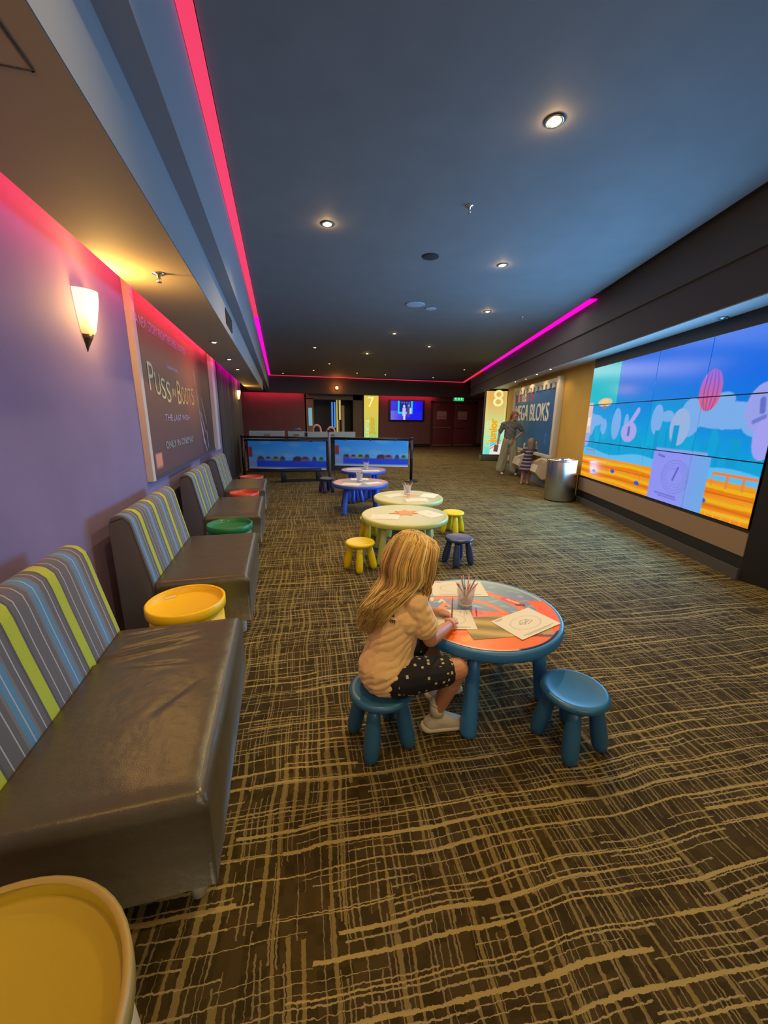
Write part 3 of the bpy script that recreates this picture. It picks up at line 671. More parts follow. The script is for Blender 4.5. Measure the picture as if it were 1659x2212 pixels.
# ---------------------------------------------------------------- benches
m_str=stripe_mat(); m_lea=leather_mat(); m_foot=mat('grey_plastic_foot',(.55,.54,.51),rough=.4)
def bench(y0,y1,label,creases=()):
    t=thing('banquette',label,'bench',(-.65,y0,0),group=None)
    L=y1-y0; W0,W1=-.83+.65,-.255+.65
    # seat: full box with softly rounded, slightly crowned top
    nx,ny=14,max(20,int(L*28)); vs=[];r=.035
    def zt(x,y):
        e=min(x-W0,W1-x,y,L-y); u=min(e/.07,1); z=.447+.012*math.sin(u*math.pi/2)
        for (cx,cy,lx,ly,a,dp) in creases:
            dx,dy=(x-cx),(y-cy); s=dx*math.cos(a)+dy*math.sin(a); q_=-dx*math.sin(a)+dy*math.cos(a)
            z-=dp*math.exp(-(s/lx)**2-(q_/ly)**2)*math.sin(q_/ly*2+.6)
        return z
    nx,ny=40,int(L*90)
    xs=np.linspace(W0,W1,nx+1); yy=np.linspace(0,L,ny+1)
    vs=[(x,y,zt(x,y)-(.022*(1-min(1,min(W1-x,y,L-y)/.018))**2)) for y in yy for x in xs]
    k=nx+1; fs=[(j*k+i,j*k+i+1,(j+1)*k+i+1,(j+1)*k+i) for j in range(ny) for i in range(nx)]
    n=len(vs); ring=[i for i in range(k)]+[j*k+nx for j in range(1,ny+1)]+[ny*k+i for i in range(nx-1,-1,-1)]+[j*k for j in range(ny-1,0,-1)]
    off=[]
    for idx in ring:
        x,y,z=vs[idx]; ox=.004 if x>W1-1e-6 else 0; oy=-.004 if y<1e-6 else (.004 if y>L-1e-6 else 0); off.append((x+ox,y+oy,z-.012))
    low=[(x,y,.12) for x,y,z in off]; mid=[(x,y,.40) for x,y,z in off]
    vs+=off+mid+low; m_=len(ring)
    for a in range(m_):
        b=(a+1)%m_; fs.append((ring[b],ring[a],n+a,n+b)); fs.append((n+b,n+a,n+m_+a,n+m_+b)); fs.append((n+m_+b,n+m_+a,n+2*m_+a,n+2*m_+b))
    fs.append(tuple(n+2*m_+a for a in range(m_)))
    MB().add(vs,fs,None,True).build('seat',m_lea,t,world=False)
    # backrest profile
    pr=[(-.178,.13),(-.178,.45),(-.20,.56),(-.228,.70),(-.252,.83),(-.264,.875),(-.292,.905),(-.335,.912),(-.37,.895),(-.385,.85),(-.385,.13)]
    M=Matrix(((1,0,0,0),(0,0,1,0),(0,1,0,0),(0,0,0,1)))
    MB().prism(pr,0,L,M).build('backrest',m_str,t,world=False,bevel=.012,seg=3)
    for yy_ in (-.002,L+.002): MB().tube([(-.19,yy_,.14),(-.19,yy_,.45),(-.264,yy_,.86),(-.30,yy_,.895),(-.366,yy_,.87)],.003,6).build('piping',m_dark,t,world=False)
    for x,y in ((W1-.07,.07),(W1-.07,L-.07),(-.30,.07),(-.30,L-.07)):
        MB().lathe([(.018,0),(.024,.004),(.026,.06),(.028,.12)],18,Matrix.Translation((x,y,0))).build('foot',m_foot,t,world=False)
    return t
bench(.97,2.03,'nearest striped-back banquette with wrinkled grey leather seat, lower left',[(.05,.88,.16,.02,.25,.012),(-.02,.80,.2,.026,.22,.022),(.1,.68,.10,.016,-.1,.010),(.15,.95,.06,.012,0,.006),(-.02,.98,.12,.016,.2,.012),(.22,.45,.1,.03,.9,.006)])
bench(2.59,3.65,'second striped banquette from the camera, between the yellow and green side tables',[(.1,.5,.2,.05,.1,.004)])
bench(4.36,5.42,'third striped banquette, in front of the orange-red side table',[(.12,.45,.14,.016,.0,.010)])
bench(6.0,7.0,'furthest striped banquette, beside the banner barrier')

# round tray side tables
def tray(x,y,r,h,col,label,rim=None,cone=None):
    t=thing('tray_side_table',label,'side table',(x,y,0))
    mc=mat('tray_'+label[:8].replace(' ','_'),col,rough=.45,coat=.2); mr=mat('tray_rim_'+label[:8].replace(' ','_'),rim,rough=.4) if rim else mc
    mcone=mat('tray_body_'+label[:8].replace(' ','_'),cone,rough=.5) if cone else mc
    MB().lathe([(1e-4,h-.040),(r-.02,h-.040),(r-.014,h-.034),(r-.012,h-.003),(r-.006,h),(r,h-.003),(r,h-.055),(r-.01,h-.06),(1e-4,h-.06)],56).build('tray_top',mc,t,world=False)
    MB().lathe([(r-.0135,h-.004),(r-.006,h+.002),(r+.002,h-.004),(r+.002,h-.05),(r+.0005,h-.052)],56,caps=False).build('rim',mr,t,world=False)
    MB().lathe([(r*1.0,.0),(r*1.02,.012),(r*.97,.2),(r*.93,h-.062),(r*.90,h-.062),(r*.94,.2),(r*.98,.002)],56,caps=False).build('body',mcone,t,world=False)
    return t
tray(-.58,.51,.28,.53,'#b0981a','yellow-topped tray side table with a cream rim, bottom left corner',rim='#a58d4a',cone='#b5a98c')
o=tray(-.57,2.255,.208,.475,'#ffcc00','bright yellow round tray side table between the first two banquettes')
MB().box(-.03,.03,-.012,.012,0,.002,rotm(rz=.5,loc=(-.115,.13,.4365))).build('sticker',m_white,o,world=False)
tray(-.53,3.98,.215,.465,'#1e7a48','green tray side table behind the second banquette')
tray(-.53,5.71,.20,.458,'#d0482a','orange-red tray side table behind the third banquette')
tray(-.53,7.28,.20,.458,'#c8563c','dull red tray side table behind the furthest banquette')

# ---------------------------------------------------------------- children's stools and tables
def plastic(name,col): return mat(name,col,rough=.38,coat=.1,bump=.02,bscale=300)
m_pb=plastic('teal_blue_plastic','#2b6690'); m_pn=plastic('navy_plastic','#34406e'); m_py=plastic('yellow_plastic','#f0d400'); m_ptb=plastic('blue_table_plastic','#3579b4')
m_ppg=plastic('pale_green_plastic','#c6cf7c'); m_ptu=plastic('ultramarine_plastic','#3a5fd0'); m_pdk=plastic('dark_violet_plastic','#33304f')
def make_stool(m):
    t=thing('child_stool','x','stool')
    MB().lathe([(1e-4,.288),(.08,.289),(.118,.294),(.132,.2975),(.143,.293),(.149,.283),(.148,.272),(.140,.262),(.12,.256),(1e-4,.255)],44).build('seat',m,t,world=False)
    for k in range(4):
        a=R(45+90*k); d=Vector((math.cos(a),math.sin(a),0)); prof=[(.026,.0),(.031,.2),(.036,.45),(.038,.68),(.036,.85),(.029,.95),(.016,.995),(1e-4,1.0)]
        p0=d*.092+Vector((0,0,.258)); p1=d*.142+Vector((0,0,.0)); ax=(p1-p0)
        Mx=Matrix.Translation(p0)@ax.to_track_quat('Z','Y').to_matrix().to_4x4()@Matrix.Diagonal((1,1,ax.length,1))
        MB().lathe(prof,20,Mx).build('leg',m,t,world=False)
    return t
S0=make_stool(m_pb); S0.location=(.395,1.49,0); S0.rotation_euler=(0,0,R(12)); S0['label']='teal-blue child stool the blonde girl is sitting on'
dup(S0,(1.262,1.258,0),R(8),'empty teal-blue child stool in the foreground right of the near table')
dup(S0,(.727,3.63,0),R(30),'yellow child stool with a full round seat, left of the front pale green table',mats=m_py)
dup(S0,(1.77,3.54,0),R(12),'dark blue child stool right of the front pale green table',mats=m_pn)
dup(S0,(2.19,4.60,0),R(40),'yellow child stool at the right side of the pale green tables',mats=m_py)
dup(S0,(1.06,4.55,0),R(10),'yellow child stool tucked under the left rim of the front pale green table',mats=m_py)
dup(S0,(1.60,4.95,0),R(10),'yellow child stool mostly hidden between the two pale green tables',mats=m_py)
dup(S0,(.875,7.87,0),R(20),'dark violet child stool left of the far blue tables',mats=m_pdk)
dup(S0,(1.28,6.85,0),R(20),'ultramarine child stool between the two far blue tables, left one',mats=m_ptu)
dup(S0,(1.62,6.95,0),R(50),'ultramarine child stool between the two far blue tables, right one',mats=m_ptu)

def table(x,y,r,m,label,legs,topfn=None,toplabel=None,res=.012,topmat=None):
    t=thing('play_table',label,'table',(x,y,0)); h=.48
    MB().lathe([(1e-4,h-.002),(r-.022,h-.002),(r-.018,h+.001),(r-.008,h),(r,h-.01),(r,h-.045),(r-.008,h-.055),(r-.03,h-.055),(r-.04,h-.04),(1e-4,h-.035)],72).build('tabletop',m,t,world=False)
    for (lx,ly) in legs:
        p1=Vector((lx,ly,0)); p0=Vector((lx*.80,ly*.80,h-.045)); ax=p1-p0
        Mx=Matrix.Translation(p0)@ax.to_track_quat('Z','Y').to_matrix().to_4x4()@Matrix.Diagonal((1,1,ax.length,1))
        MB().lathe([(.030,0),(.033,.3),(.039,.75),(.042,.95),(.041,.985),(.034,.998),(1e-4,1.0)],22,Mx).build('leg',m,t,world=False)
    # round top: print and painted light tones, as colours on a polar grid
    if topfn:
        NR,NA=int((r-.024)/res),180; vs=[(0,0,h+.0002)];
        for i in range(1,NR+1):
            rr_=(r-.024)*i/NR
            for k in range(NA): vs.append((rr_*math.cos(2*math.pi*k/NA),rr_*math.sin(2*math.pi*k/NA),h+.0002))
        fs=[(0,1+k,1+(k+1)%NA) for k in range(NA)]+[(1+i*NA+k,1+(i+1)*NA+k,1+(i+1)*NA+(k+1)%NA,1+i*NA+(k+1)%NA) for i in range(NR-1) for k in range(NA)]
        me=bpy.data.meshes.new('printed_top'); me.from_pydata(vs,[],fs)
        P=np.array(vs); col=topfn(P[:,0][None],P[:,1][None])[0]/255; lin=np.where(col<=.04045,col/12.92,((col+.055)/1.055)**2.4)
        a=me.color_attributes.new('Col','FLOAT_COLOR','POINT'); cc=np.ones((len(vs),4),np.float32); cc[:,:3]=lin; a.data.foreach_set('color',cc.ravel())
        me.materials.append(topmat or m_gloss); o=bpy.data.objects.new('printed_top',me); C.objects.link(o); o.parent=t
    return t
m_gloss=mat('glossy_print',rough=.3,attr='base',coat=.15)
# near table picture: orange race track on blue-grey; local frame rotated so that a = screen right, b = screen up
ca,sa=math.cos(R(-14)),math.sin(R(-14))
def f_top(X,Y):
    a=X*ca+Y*sa; b=-X*sa+Y*ca; img=lerp((112,128,160),(150,178,168),np.clip((b+.1)/.45+.25*np.sin(a*9+b*14),0,1)); n=np.sin(a*40+3*np.sin(b*30))*np.sin(b*50)
    img=np.where((n>.75)[...,None],img*.6+np.array([215,220,210])*.4,img)
    rad=np.hypot(a,b)
    put(img,(rad>.372)&(b>.0),(172,192,172))
    OR=(255,108,0)
    for (cx,cy,r0,w) in ((-.12,-.10,.36,.022),(-.16,-.16,.30,.016)):
        d=np.hypot(a-cx,(b-cy)*1.0); put(img,(np.abs(d-r0)<w)&(b>-.08),OR); put(img,(np.abs(d-r0)<.003)&(b>-.08),(255,160,70))
    put(img,(a>.27)&(b<.10)&(b>-.25)&(rad>.30),OR)
    put(img,(b<-.20)&(a<.05),OR); put(img,(b<-.27),(246,122,20))
    put(img,line(a,b,-.16,-.30,-.02,-.22,.02),(255,150,20)); put(img,line(a,b,-.2,-.24,.0,-.20,.006),(255,140,60))
    put(img,line(a,b,-.06,-.05,.10,-.07,.035),OR); put(img,ell(a,b,-.05,-.04,.05,.03),(240,80,60))
    put(img,line(a,b,-.02,-.12,.2,-.16,.04),(175,145,90)); put(img,line(a,b,-.08,-.2,.25,-.22,.05),(190,165,95)); put(img,line(a,b,-.1,-.245,.3,-.27,.012),(150,70,50))
    put(img,line(a,b,.17,.12,.24,.06,.026),(230,70,35)); put(img,line(a,b,.18,.12,.23,.07,.009),(255,190,150)); put(img,line(a,b,.215,.05,.25,.045,.012),(90,40,60))
    put(img,ell(a,b,-.30,.18,.05,.028),(238,190,30)); put(img,line(a,b,-.34,.24,-.2,.26,.012),(240,110,60)); put(img,ell(a,b,-.28,.185,.02,.014),(225,70,25))
    for x0 in (-.30,-.26): put(img,line(a,b,x0,.10,x0+.004,.14,.006),(240,225,140))
    put(img,line(a,b,-.30,.12,-.26,.12,.005),(240,225,140)); put(img,line(a,b,-.22,.08,-.205,.12,.006),(240,225,140)); put(img,line(a,b,-.19,.08,-.205,.12,.006),(240,225,140)); put(img,rect(a,b,-.17,-.15,.1,.12),(230,80,50))
    put(img,line(a,b,-.24,-.02,-.19,.05,.022),(250,135,25)); put(img,line(a,b,-.25,-.05,-.17,-.05,.028),(245,150,60)); put(img,ell(a,b,-.195,.03,.01,.008),(80,30,30))
    put(img,(rad>.385)&(b<-.22)&(a>.08),(30,24,40)); put(img,(rad>.388)&(b<0)&(a<.08),(235,190,160))
    return img
TX,TY,TR=1.03,1.735,.42
table(TX,TY,TR,m_ptb,'near round play table with a printed orange race-track top and blue rim',[(-.215,-.325),(.30,-.20),(.25,.20),(-.25,.22)],f_top,res=.006)
f_pg=lambda X,Y: (lambda img:img)(lerp((205,200,140),(190,195,160),np.clip(.5+X*1.2,0,1)))
def f_pg2(X,Y):
    img=lerp((200,190,130),(180,190,160),np.clip(.5+X*1.2,0,1)); put(img,ell(X+.3*Y,Y,.05,.05,.14,.1),(215,150,90)); return img  # warm left, cool right: the room light is put into the colour
LG=[(-.28,-.28),(.28,-.28),(.28,.28),(-.28,.28)]
def rot(L,a): return [(x*math.cos(a)-y*math.sin(a),x*math.sin(a)+y*math.cos(a)) for x,y in L]
table(1.28,3.90,.475,m_ppg,'front pale green round play table with an orange paper star and no cup',rot(LG,R(-12)),f_pg2)
table(1.625,4.82,.465,m_ppg,'rear pale green round play table with a cup of pencils',rot(LG,R(-12)),f_pg2)
def f_bl(X,Y):
    img=lerp((150,130,135),(135,140,165),np.clip(.5+X-Y,0,1)); rad=np.hypot(X,Y); put(img,(rad>.36)&(X>.05),(205,120,90)); put(img,(rad>.37)&(X<-.1),(190,120,100)); return img
table(1.235,6.13,.46,m_ptu,'nearer of the two bright blue round play tables beyond the pale green ones',rot(LG,R(-8)),f_bl)
table(1.61,7.66,.46,m_ptu,'furthest bright blue round play table in front of the right banner',rot(LG,R(-20)),f_bl)

# ---- drawing sheets
def f_sheet(kind,w,h):
    def f(U,V):
        img=fill(U,(232,226,205)); c=(186,180,162); d=(140,134,122)
        k=np.hypot((U-w*.5)/(w*.33),(V-h*.5)/(h*.27)); put(img,np.abs(k-1)<.02,c)
        if kind!=1:
            for (x0,y0,x1,y1) in ((.35,.5,.45,.62),(.45,.62,.6,.6),(.6,.6,.66,.48),(.66,.48,.5,.42),(.5,.42,.35,.5),(.4,.52,.6,.52),(.44,.44,.58,.58)): put(img,line(U,V,x0*w,y0*h,x1*w,y1*h,.0016),d)
        put(img,rect(U,V,w*.12,w*.88,h*.10,h*.115),d); put(img,rect(U,V,w*.2,w*.8,h*.065,h*.075),c); put(img,line(U,V,.06*w,.93*h,.24*w,.94*h,.004),c); put(img,line(U,V,.1*w,.905*h,.2*w,.91*h,.003),c)
        return img
    return f
def sheet(c,ang,label,kind=0,z=.4815,w=.21,h=.297,group=None,name='drawing_sheet',curl=None,fn=None):
    a=R(ang); ux=Vector((math.cos(a),math.sin(a),0)); uy=Vector((-ux.y,ux.x,0)); cc=Vector((c[0],c[1],z)); O=cc-ux*w/2-uy*h/2
    o=paint(name,m_paper,O-cc,ux,uy,w,h,fn or f_sheet(kind,w,h),.0035 if c[1]<2.5 else .012,None,th=.0006,curl=curl,off=(0,0,0)); o.location=cc
    tag(o,label,'paper',group); return o
sheet((1.178,1.545),17,'colouring sheet with an oval drawing lying on the right edge of the near table',z=.4840,w=.297,h=.2)
sheet((1.016,2.008),-14.5,'landscape colouring sheet behind the pencil cup on the near table',1,w=.33,h=.21)
sheet((.81,1.672),-16,'colouring sheet under the drawing girl\'s hand',z=.4838,w=.25,h=.2)
sheet((1.0,1.55),-6,'coloured-in sheet under the two others on the near table',1,w=.30,h=.2,z=.482,fn=lambda U,V:lerp((205,180,110),(150,130,85),.5+.5*np.sin(V*60+U*20)))
sheet((1.04,3.83),-20,'sheet hanging over the left edge of the front pale green table',1,w=.3,h=.21)
sheet((1.55,3.85),25,'sheet on the right half of the front pale green table',w=.21,h=.28)
sheet((1.47,4.93),20,'back left sheet on the rear pale green table',1,w=.3,h=.2)
sheet((1.66,4.58),-8,'front sheet on the rear pale green table',w=.29,h=.2)
sheet((1.93,4.83),-35,'right sheet on the rear pale green table',1,w=.21,h=.28)
sheet((1.06,5.95),-30,'front left sheet on the nearer far blue table',1,w=.3,h=.21)
sheet((1.42,5.98),15,'front right sheet on the nearer far blue table',w=.28,h=.2)
sheet((1.28,6.42),-5,'back sheet on the nearer far blue table',1,w=.3,h=.2)
sheet((1.43,7.75),-5,'left sheet on the furthest blue table',1,w=.3,h=.2)
sheet((1.72,7.45),-5,'front sheet on the furthest blue table',w=.35,h=.2)
# orange paper star on the front green table
st=[];random.seed(3)
for k in range(14): a=2*math.pi*k/14; r_=.15*(1 if k%2 else .55)*random.uniform(.75,1.1); st.append((1.30+r_*math.cos(a)*1.2,3.95+r_*math.sin(a)))
tag(MB().prism(st,.4812,.4835).build('paper_star',mat('orange_card',(.72,.32,.12),rough=.7),off=(1.3,3.95,.4812)),'crumpled orange paper star on the front pale green table','paper')

# ---- pencil cups
m_cup=mat('clear_plastic',(.85,.82,.82),rough=.12,alpha=.32,spec=.6)
PCN=['brick-red','dusty pink','slate-blue','black','brown','dark green','mustard','wine-red','pale pink','sky-blue','rust-red','cream']
PC=['#b0503c','#c97b8e','#5a6fb0','#2a2a30','#8a5a3a','#3c7a55','#d8a040','#7a3040','#caa0a8','#4a90b8','#a33a2a','#e0d8c8']
def pencil(p0,p1,col,label,group,r=.0035,tip=True):
    p0,p1=Vector(p0),Vector(p1); d=(p1-p0).normalized(); t=thing('pencil',label,'pencil',p0,group=group)
    MB().cyl((0,0,0),p1-p0-d*.018,r,n=6).build('barrel',mat('pencil_'+col,col,rough=.4),t,world=False)
    MB().cyl(p1-p0-d*.018,p1-p0,r,r*.15,n=6).build('tip',mat('pencil_wood',(.65,.5,.3),rough=.6),t,world=False)
def cup(x,y,label,n,seed,tall=.12,r=.045,where=''):
    t=thing('pencil_cup',label,'cup',(x,y,.481))
    MB().lathe([(1e-4,.004),(r*.72,.004),(r*.74,.0),(r*.76,.006),(r*1.0,tall),(r*1.05,tall+.002),(r*1.05,tall+.006),(r*.98,tall+.004),(r*.73,.012),(1e-4,.008)],28).build('cup_wall',m_cup,t,world=False)
    MB().lathe([(r*.765,.010),(r*.80,.020),(r*.79,.020),(r*.755,.010)],28,caps=False).build('base_band',mat('cream_band',(.8,.72,.5),rough=.5),t,world=False)
    rd=random.Random(seed)
    for k in range(n):
        a=rd.uniform(0,6.283); b=a+math.pi+rd.uniform(-.6,.6); rb,ra=r*.5,r*.82; L=rd.uniform(.155,.185)
        p0=Vector((x+rb*math.cos(b),y+rb*math.sin(b),.495)); q=Vector((x+ra*math.cos(a),y+ra*math.sin(a),.481+tall)); p1=p0+(q-p0).normalized()*L
        pencil(p0,p1,PC[(k+seed)%len(PC)],f'{PCN[(k+seed)%12]} pencil standing in the {where} cup'+(', thicker one' if k==12 else ''),f'pencils in the {where} cup')
cup(.962,1.80,'clear plastic cup full of pencils on the near race-track table',13,1,where='near table',tall=.115,r=.052)
cup(1.66,4.97,'clear plastic cup of pencils on the rear pale green table',8,5,where='pale green table',r=.055)
cup(1.24,6.22,'clear plastic cup of pencils on the nearer far blue table',8,8,where='nearer blue table',r=.055)
cup(1.68,7.72,'clear plastic cup of pencils on the furthest blue table',6,2,where='furthest blue table',r=.055)
pencil((1.0,1.74,.4825+.004),(.965,1.665,.4825+.004),PC[0],'red pencil lying on the near table in front of the cup',None)

# ---------------------------------------------------------------- barrier with banners
m_bar=mat('black_powder_coat',(.02,.02,.022),rough=.35,metal=.3)
b0,b1,b2=Vector((-.90,10.14,0)),Vector((1.15,9.51,0)),Vector((3.05,8.87,0))
for p,l in ((b0,'left post of the banner barrier, beside the dark wall'),(b1,'middle post of the banner barrier, taller than the rail'),(b2,'right end post of the banner barrier')):
    t=thing('barrier_post',l,'barrier post',p); hh=1.20 if p is b1 else 1.05
    MB().cyl((0,0,.02),(0,0,hh),.035,n=20).build('pole',m_bar if p is not b1 else mat('grey_pole',(.16,.16,.2),rough=.4),t,world=False)
    MB().lathe([(.17,0),(.17,.012),(.06,.03),(.036,.05)],28).build('foot_plate',m_bar,t,world=False)
    MB().lathe([(.04,hh-.03),(.042,hh),(.03,hh+.012),(1e-4,hh+.014)],20).build('cap',m_bar,t,world=False)
def f_ban(w,h):
    def f(U,V):
        img=lerp((135,205,250),(60,165,250),np.clip(V/h*1.2-.1+.3*np.abs(U/w-.5),0,1)); c=np.sin(U*5+V*9)*np.sin(V*14-U*3); img=np.where((c>.6)[...,None],img*.8+45,img)
        put(img,V<h*.30,(45,85,235)); put(img,(V<h*.30)&(U<.2),(150,170,220)); put(img,V<h*.06,(170,205,230))
        put(img,rect(U,V,0,.1,.42*h,.78*h),(180,60,60))
        for cx,cw,col in ((.32,.16,(120,100,120)),(.52,.16,(150,150,180)),(.72,.16,(150,160,90)),(.9,.12,(110,100,110)),(1.3,.22,(110,60,80)),(1.5,.2,(140,110,130)),(1.74,.1,(80,90,120)),(1.92,.12,(90,160,110))):
            cx*=w/2.05; cw*=w/2.05; put(img,ell(U,V,cx,.33*h,cw*.6,.13*h)&(V>.28*h),col); put(img,ell(U,V,cx,.33*h,cw*.4,.10*h)&(V>.36*h),(60,60,80))
        return img
    return f
m_ban=mat('banner_vinyl',rough=.35,attr='base')
for a,b,l,z0,z1 in ((b0,b1,'left blue banner with a row of cars, hanging from the barrier rail',.26,.93),(b1,b2,'right blue banner with a row of cars, hanging from the barrier rail',.37,.98)):
    d=(b-a); L=d.length; u=d.normalized(); n_=u.cross(Vector((0,0,1)))
    t=thing('banner_rail','black top rail of the '+('left' if a is b0 else 'right')+' half of the barrier','barrier rail',a)
    A_=a+u*.04; B_=b-u*.04
    MB().cyl(A_+Vector((0,0,1.02)),B_+Vector((0,0,1.02)),.024,n=14).build('upper_tube',m_bar,t)
    MB().cyl(A_+Vector((0,0,z1+.012)),B_+Vector((0,0,z1+.012)),.014,n=12).build('lower_tube',m_bar,t)
    s=thing('banner',l,'banner',a+u*.14+n_*.0)
    o=paint('printed_sheet',m_ban,a+u*.14+n_*.022+Vector((0,0,z0)),u,(0,0,1),L-.22,z1-z0,f_ban(L-.22,z1-z0),.018,s,th=.004)
    MB().cyl(a+u*.12+n_*.02+Vector((0,0,z0-.008)),b-u*.08+n_*.02+Vector((0,0,z0-.008)),.010,n=10).build('bottom_bar',m_white,s)
    c_=MB()
    for k in (.2,.5,.8): p=a+u*L*k; c_.box(-.02,.02,-.02,.02,z1-.01,z1+.03,Matrix.Translation(p+n_*.01))
    c_.build('clip',m_bar,s)
# low black frame table behind the left banner
t=thing('frame_table','low black open-frame bench below the gap in the banners','table',(.5,9.3,0))
MB().box(-.03,.93,9.3,9.5,.24,.30).build('top_slab',m_black,t,bevel=.01)
for x in (-.03,.80): MB().box(x,x+.13,9.3,9.5,.0,.24).build('side_frame',m_black,t,bevel=.006)
MB().box(.10,.80,9.31,9.38,.0,.06).build('lower_bar',m_black,t)
# booth counter with boxes behind the barrier
m_count=mat('dark_counter',(.03,.028,.028),rough=.5)
t=thing('activity_counter','dark counter behind the barrier carrying pale boxes','counter',(.7,11.4,0))
MB().box(-.95,2.4,11.1,11.7,.86,.92).build('worktop',m_count,t,bevel=.008); MB().box(-.9,2.35,11.2,11.6,0,.86).build('cabinet',m_count,t)
m_pb1=mat('pale_card',(.42,.45,.40),rough=.7)
def crate(x0,x1,z1,label,m=None):
    t=thing('storage_box',label,'box',((x0+x1)/2,11.3,.92)); w=.02
    MB().box(x0,x1,11.13,11.13+w,.92,z1).box(x0,x1,11.5-w,11.5,.92,z1).box(x0,x0+w,11.13+w,11.5-w,.92,z1).box(x1-w,x1,11.13+w,11.5-w,.92,z1).box(x0+w,x1-w,11.13+w,11.5-w,.92,.94).build('walls',m or m_pb1,t)
    MB().box((x0+x1)/2-.08,(x0+x1)/2+.08,11.12,11.13,(z1+.92)/2-.02,(z1+.92)/2+.03).build('handle',m_tan,t)
crate(-.80,.13,1.12,'long pale storage box at the left end of the counter'); crate(.22,.66,1.11,'short pale storage box in the middle of the counter'); crate(.75,2.1,1.10,'wide pale storage box at the right end of the counter')
def loop(x,z,r,label,y=11.28):
    t=thing('foam_ring',label,'foam toy',(x,y,z-r)); pts=[(x+r*math.cos(a)*.8,y+.03*math.sin(a*2),z+r*math.sin(a)) for a in np.linspace(0,2*math.pi,25)]
    MB().tube(pts,.028,8,cap=False).build('ring',mat('coral_foam',(.75,.33,.24),rough=.6),t)
    MB().tube([(x+r*.5,y,z-r*.8),(x+r*1.1,y,z-r*1.2),(x+r*1.7,y,z-r*1.15)],[.03,.03,.02],8).build('tail',mat('coral_foam',(.75,.33,.24),rough=.6),t)
loop(1.02,1.15,.14,'coral foam ring standing up in the wide box'); loop(1.42,1.09,.14,'coral foam ring lower down behind the middle barrier post')
for x,z,c,l in ((.45,1.15,'#46607e','blue-grey folded plastic piece on top of the short box'),(.62,1.06,'#4664b8','bright blue curved plastic piece beside the short box')):
    t=MB().tube([(x-.14,11.32,z-.03),(x-.05,11.3,z+.02),(x+.06,11.3,z+.03),(x+.14,11.32,z+.01)],[.012,.03,.03,.012],10,flat=.6).build('plastic_piece',mat('pl'+c,c,rough=.4),off=(x,11.3,z)); tag(t,l,'toy')

# ---------------------------------------------------------------- play wall, troughs, bin
MG0,MG1=8.95,12.25   # t range
t=thing('block_play_wall','blue toy-block play wall with big white lettering in a cream frame','play wall',RW(3.0,9.8,0))
fr=MB(); nF=3.22
rwbox(fr,nF,3.34,MG0-.10,MG1+.12,2.30,2.40); rwbox(fr,nF,3.34,MG0-.10,MG1+.12,.64,.72)
fr.build('frame_rail',mat('cream_frame',(.62,.57,.45),rough=.6),t,bevel=.008)
for a,b in ((MG0-.12,MG0+.02),(MG1,MG1+.14)):
    f_=MB(); rwbox(f_,nF-.005,3.34,a,b,.0,2.42); f_.build('frame_post',mat('cream_frame',(.62,.57,.45),rough=.6),t,bevel=.008)
def f_mega(U,V):
    img=lerp((60,130,165),(22,92,160),np.clip(U/3.2,0,1)); g=np.exp(-(((U-1.9)/.35)**2))*np.clip(V-.9,0,1); img=img+g[...,None]*np.array([25,35,70])
    put(img,ell(U,V,2.85,.36,.05,.12),(70,150,215)); put(img,ell(U,V,2.86,.36,.025,.08),(20,60,140))
    cols=((200,60,20),(215,200,170),(205,60,40),(190,200,220),(235,235,225),(210,80,20),(90,110,200),(200,40,40))
    for k,c in enumerate(cols):
        x=.05+k*.21; put(img,rect(U,V,x,x+.15,1.27,1.53),c); put(img,rect(U,V,x+.05,x+.09,1.33,1.42),(40,80,160))
    return img
paint('printed_panel',m_print,RW(nF+.03,MG1,.72),-TW,(0,0,1),MG1-MG0-.02,1.58,f_mega,.03,t,th=.02)
text('MEGA BLOKS','lettering',mat('cream_letters',(.85,.82,.70),rough=.5),RW(nF+.024,MG1-.06,1.48),-TW,(0,0,1),.60,t,ext=.006,bold=.006,sx=.80)
sc=MB()
for k in range(11):
    tt=MG0+.15+k*.29; rwbox(sc,nF+.0,nF+.04,tt,tt+.15,2.2+.0,2.33)
sc.build('scallop_trim',mat('cream_frame',(.62,.57,.45),rough=.6),t)
def trough(t0,label):
    q=thing('toy_trough',label,'toy bin',RW(3.05,t0+.3,.2)); w=.62
    def pr(nz,a,b): return [(RW(n_,a,z)) for n_,z in nz],[(RW(n_,b,z)) for n_,z in nz]
    outer=[(3.21,.64),(2.93,.52),(2.88,.36),(3.04,.20),(3.21,.24)]; inner=[(3.19,.60),(2.965,.49),(2.93,.38),(3.05,.24),(3.19,.27)]
    A_,B_=pr(outer,t0,t0+w); a_,b_=pr(inner,t0+.03,t0+w-.03)
    vs=A_+B_+a_+b_; fs=[(i,i+1,i+6,i+5) for i in range(1,4)]+[(10+i,15+i,16+i,11+i) for i in range(1,4)]+[(4,3,2,1,0),(5,6,7,8,9),(10,11,12,13,14),(19,18,17,16,15),(0,5,9,4),(10,14,19,15),(1,6,16,11),(0,1,11,10),(5,15,16,6),(0,10,15,5)]
    MB().add(vs,fs).build('shell',mat('cream_plastic',(.60,.52,.38),rough=.5),q)
    f=MB(); 
    for k in range(7): f.box(-.05,.05,-.05,.05,-.03,.03,Matrix.Translation(RW(3.04+.06*(k%2),t0+.1+.07*k,.36))@rotm(.3*k,.2,.5*k))
    o=f.build('loose_blocks',mat('orange_blocks',(.75,.25,.10),rough=.45),q); o['kind']='stuff'
trough(8.75,'cream toy trough nearest the steel bin, with orange blocks inside'); trough(10.1,'middle cream toy trough under the blue play wall'); trough(11.1,'furthest cream toy trough, beside the woman\'s trousers')
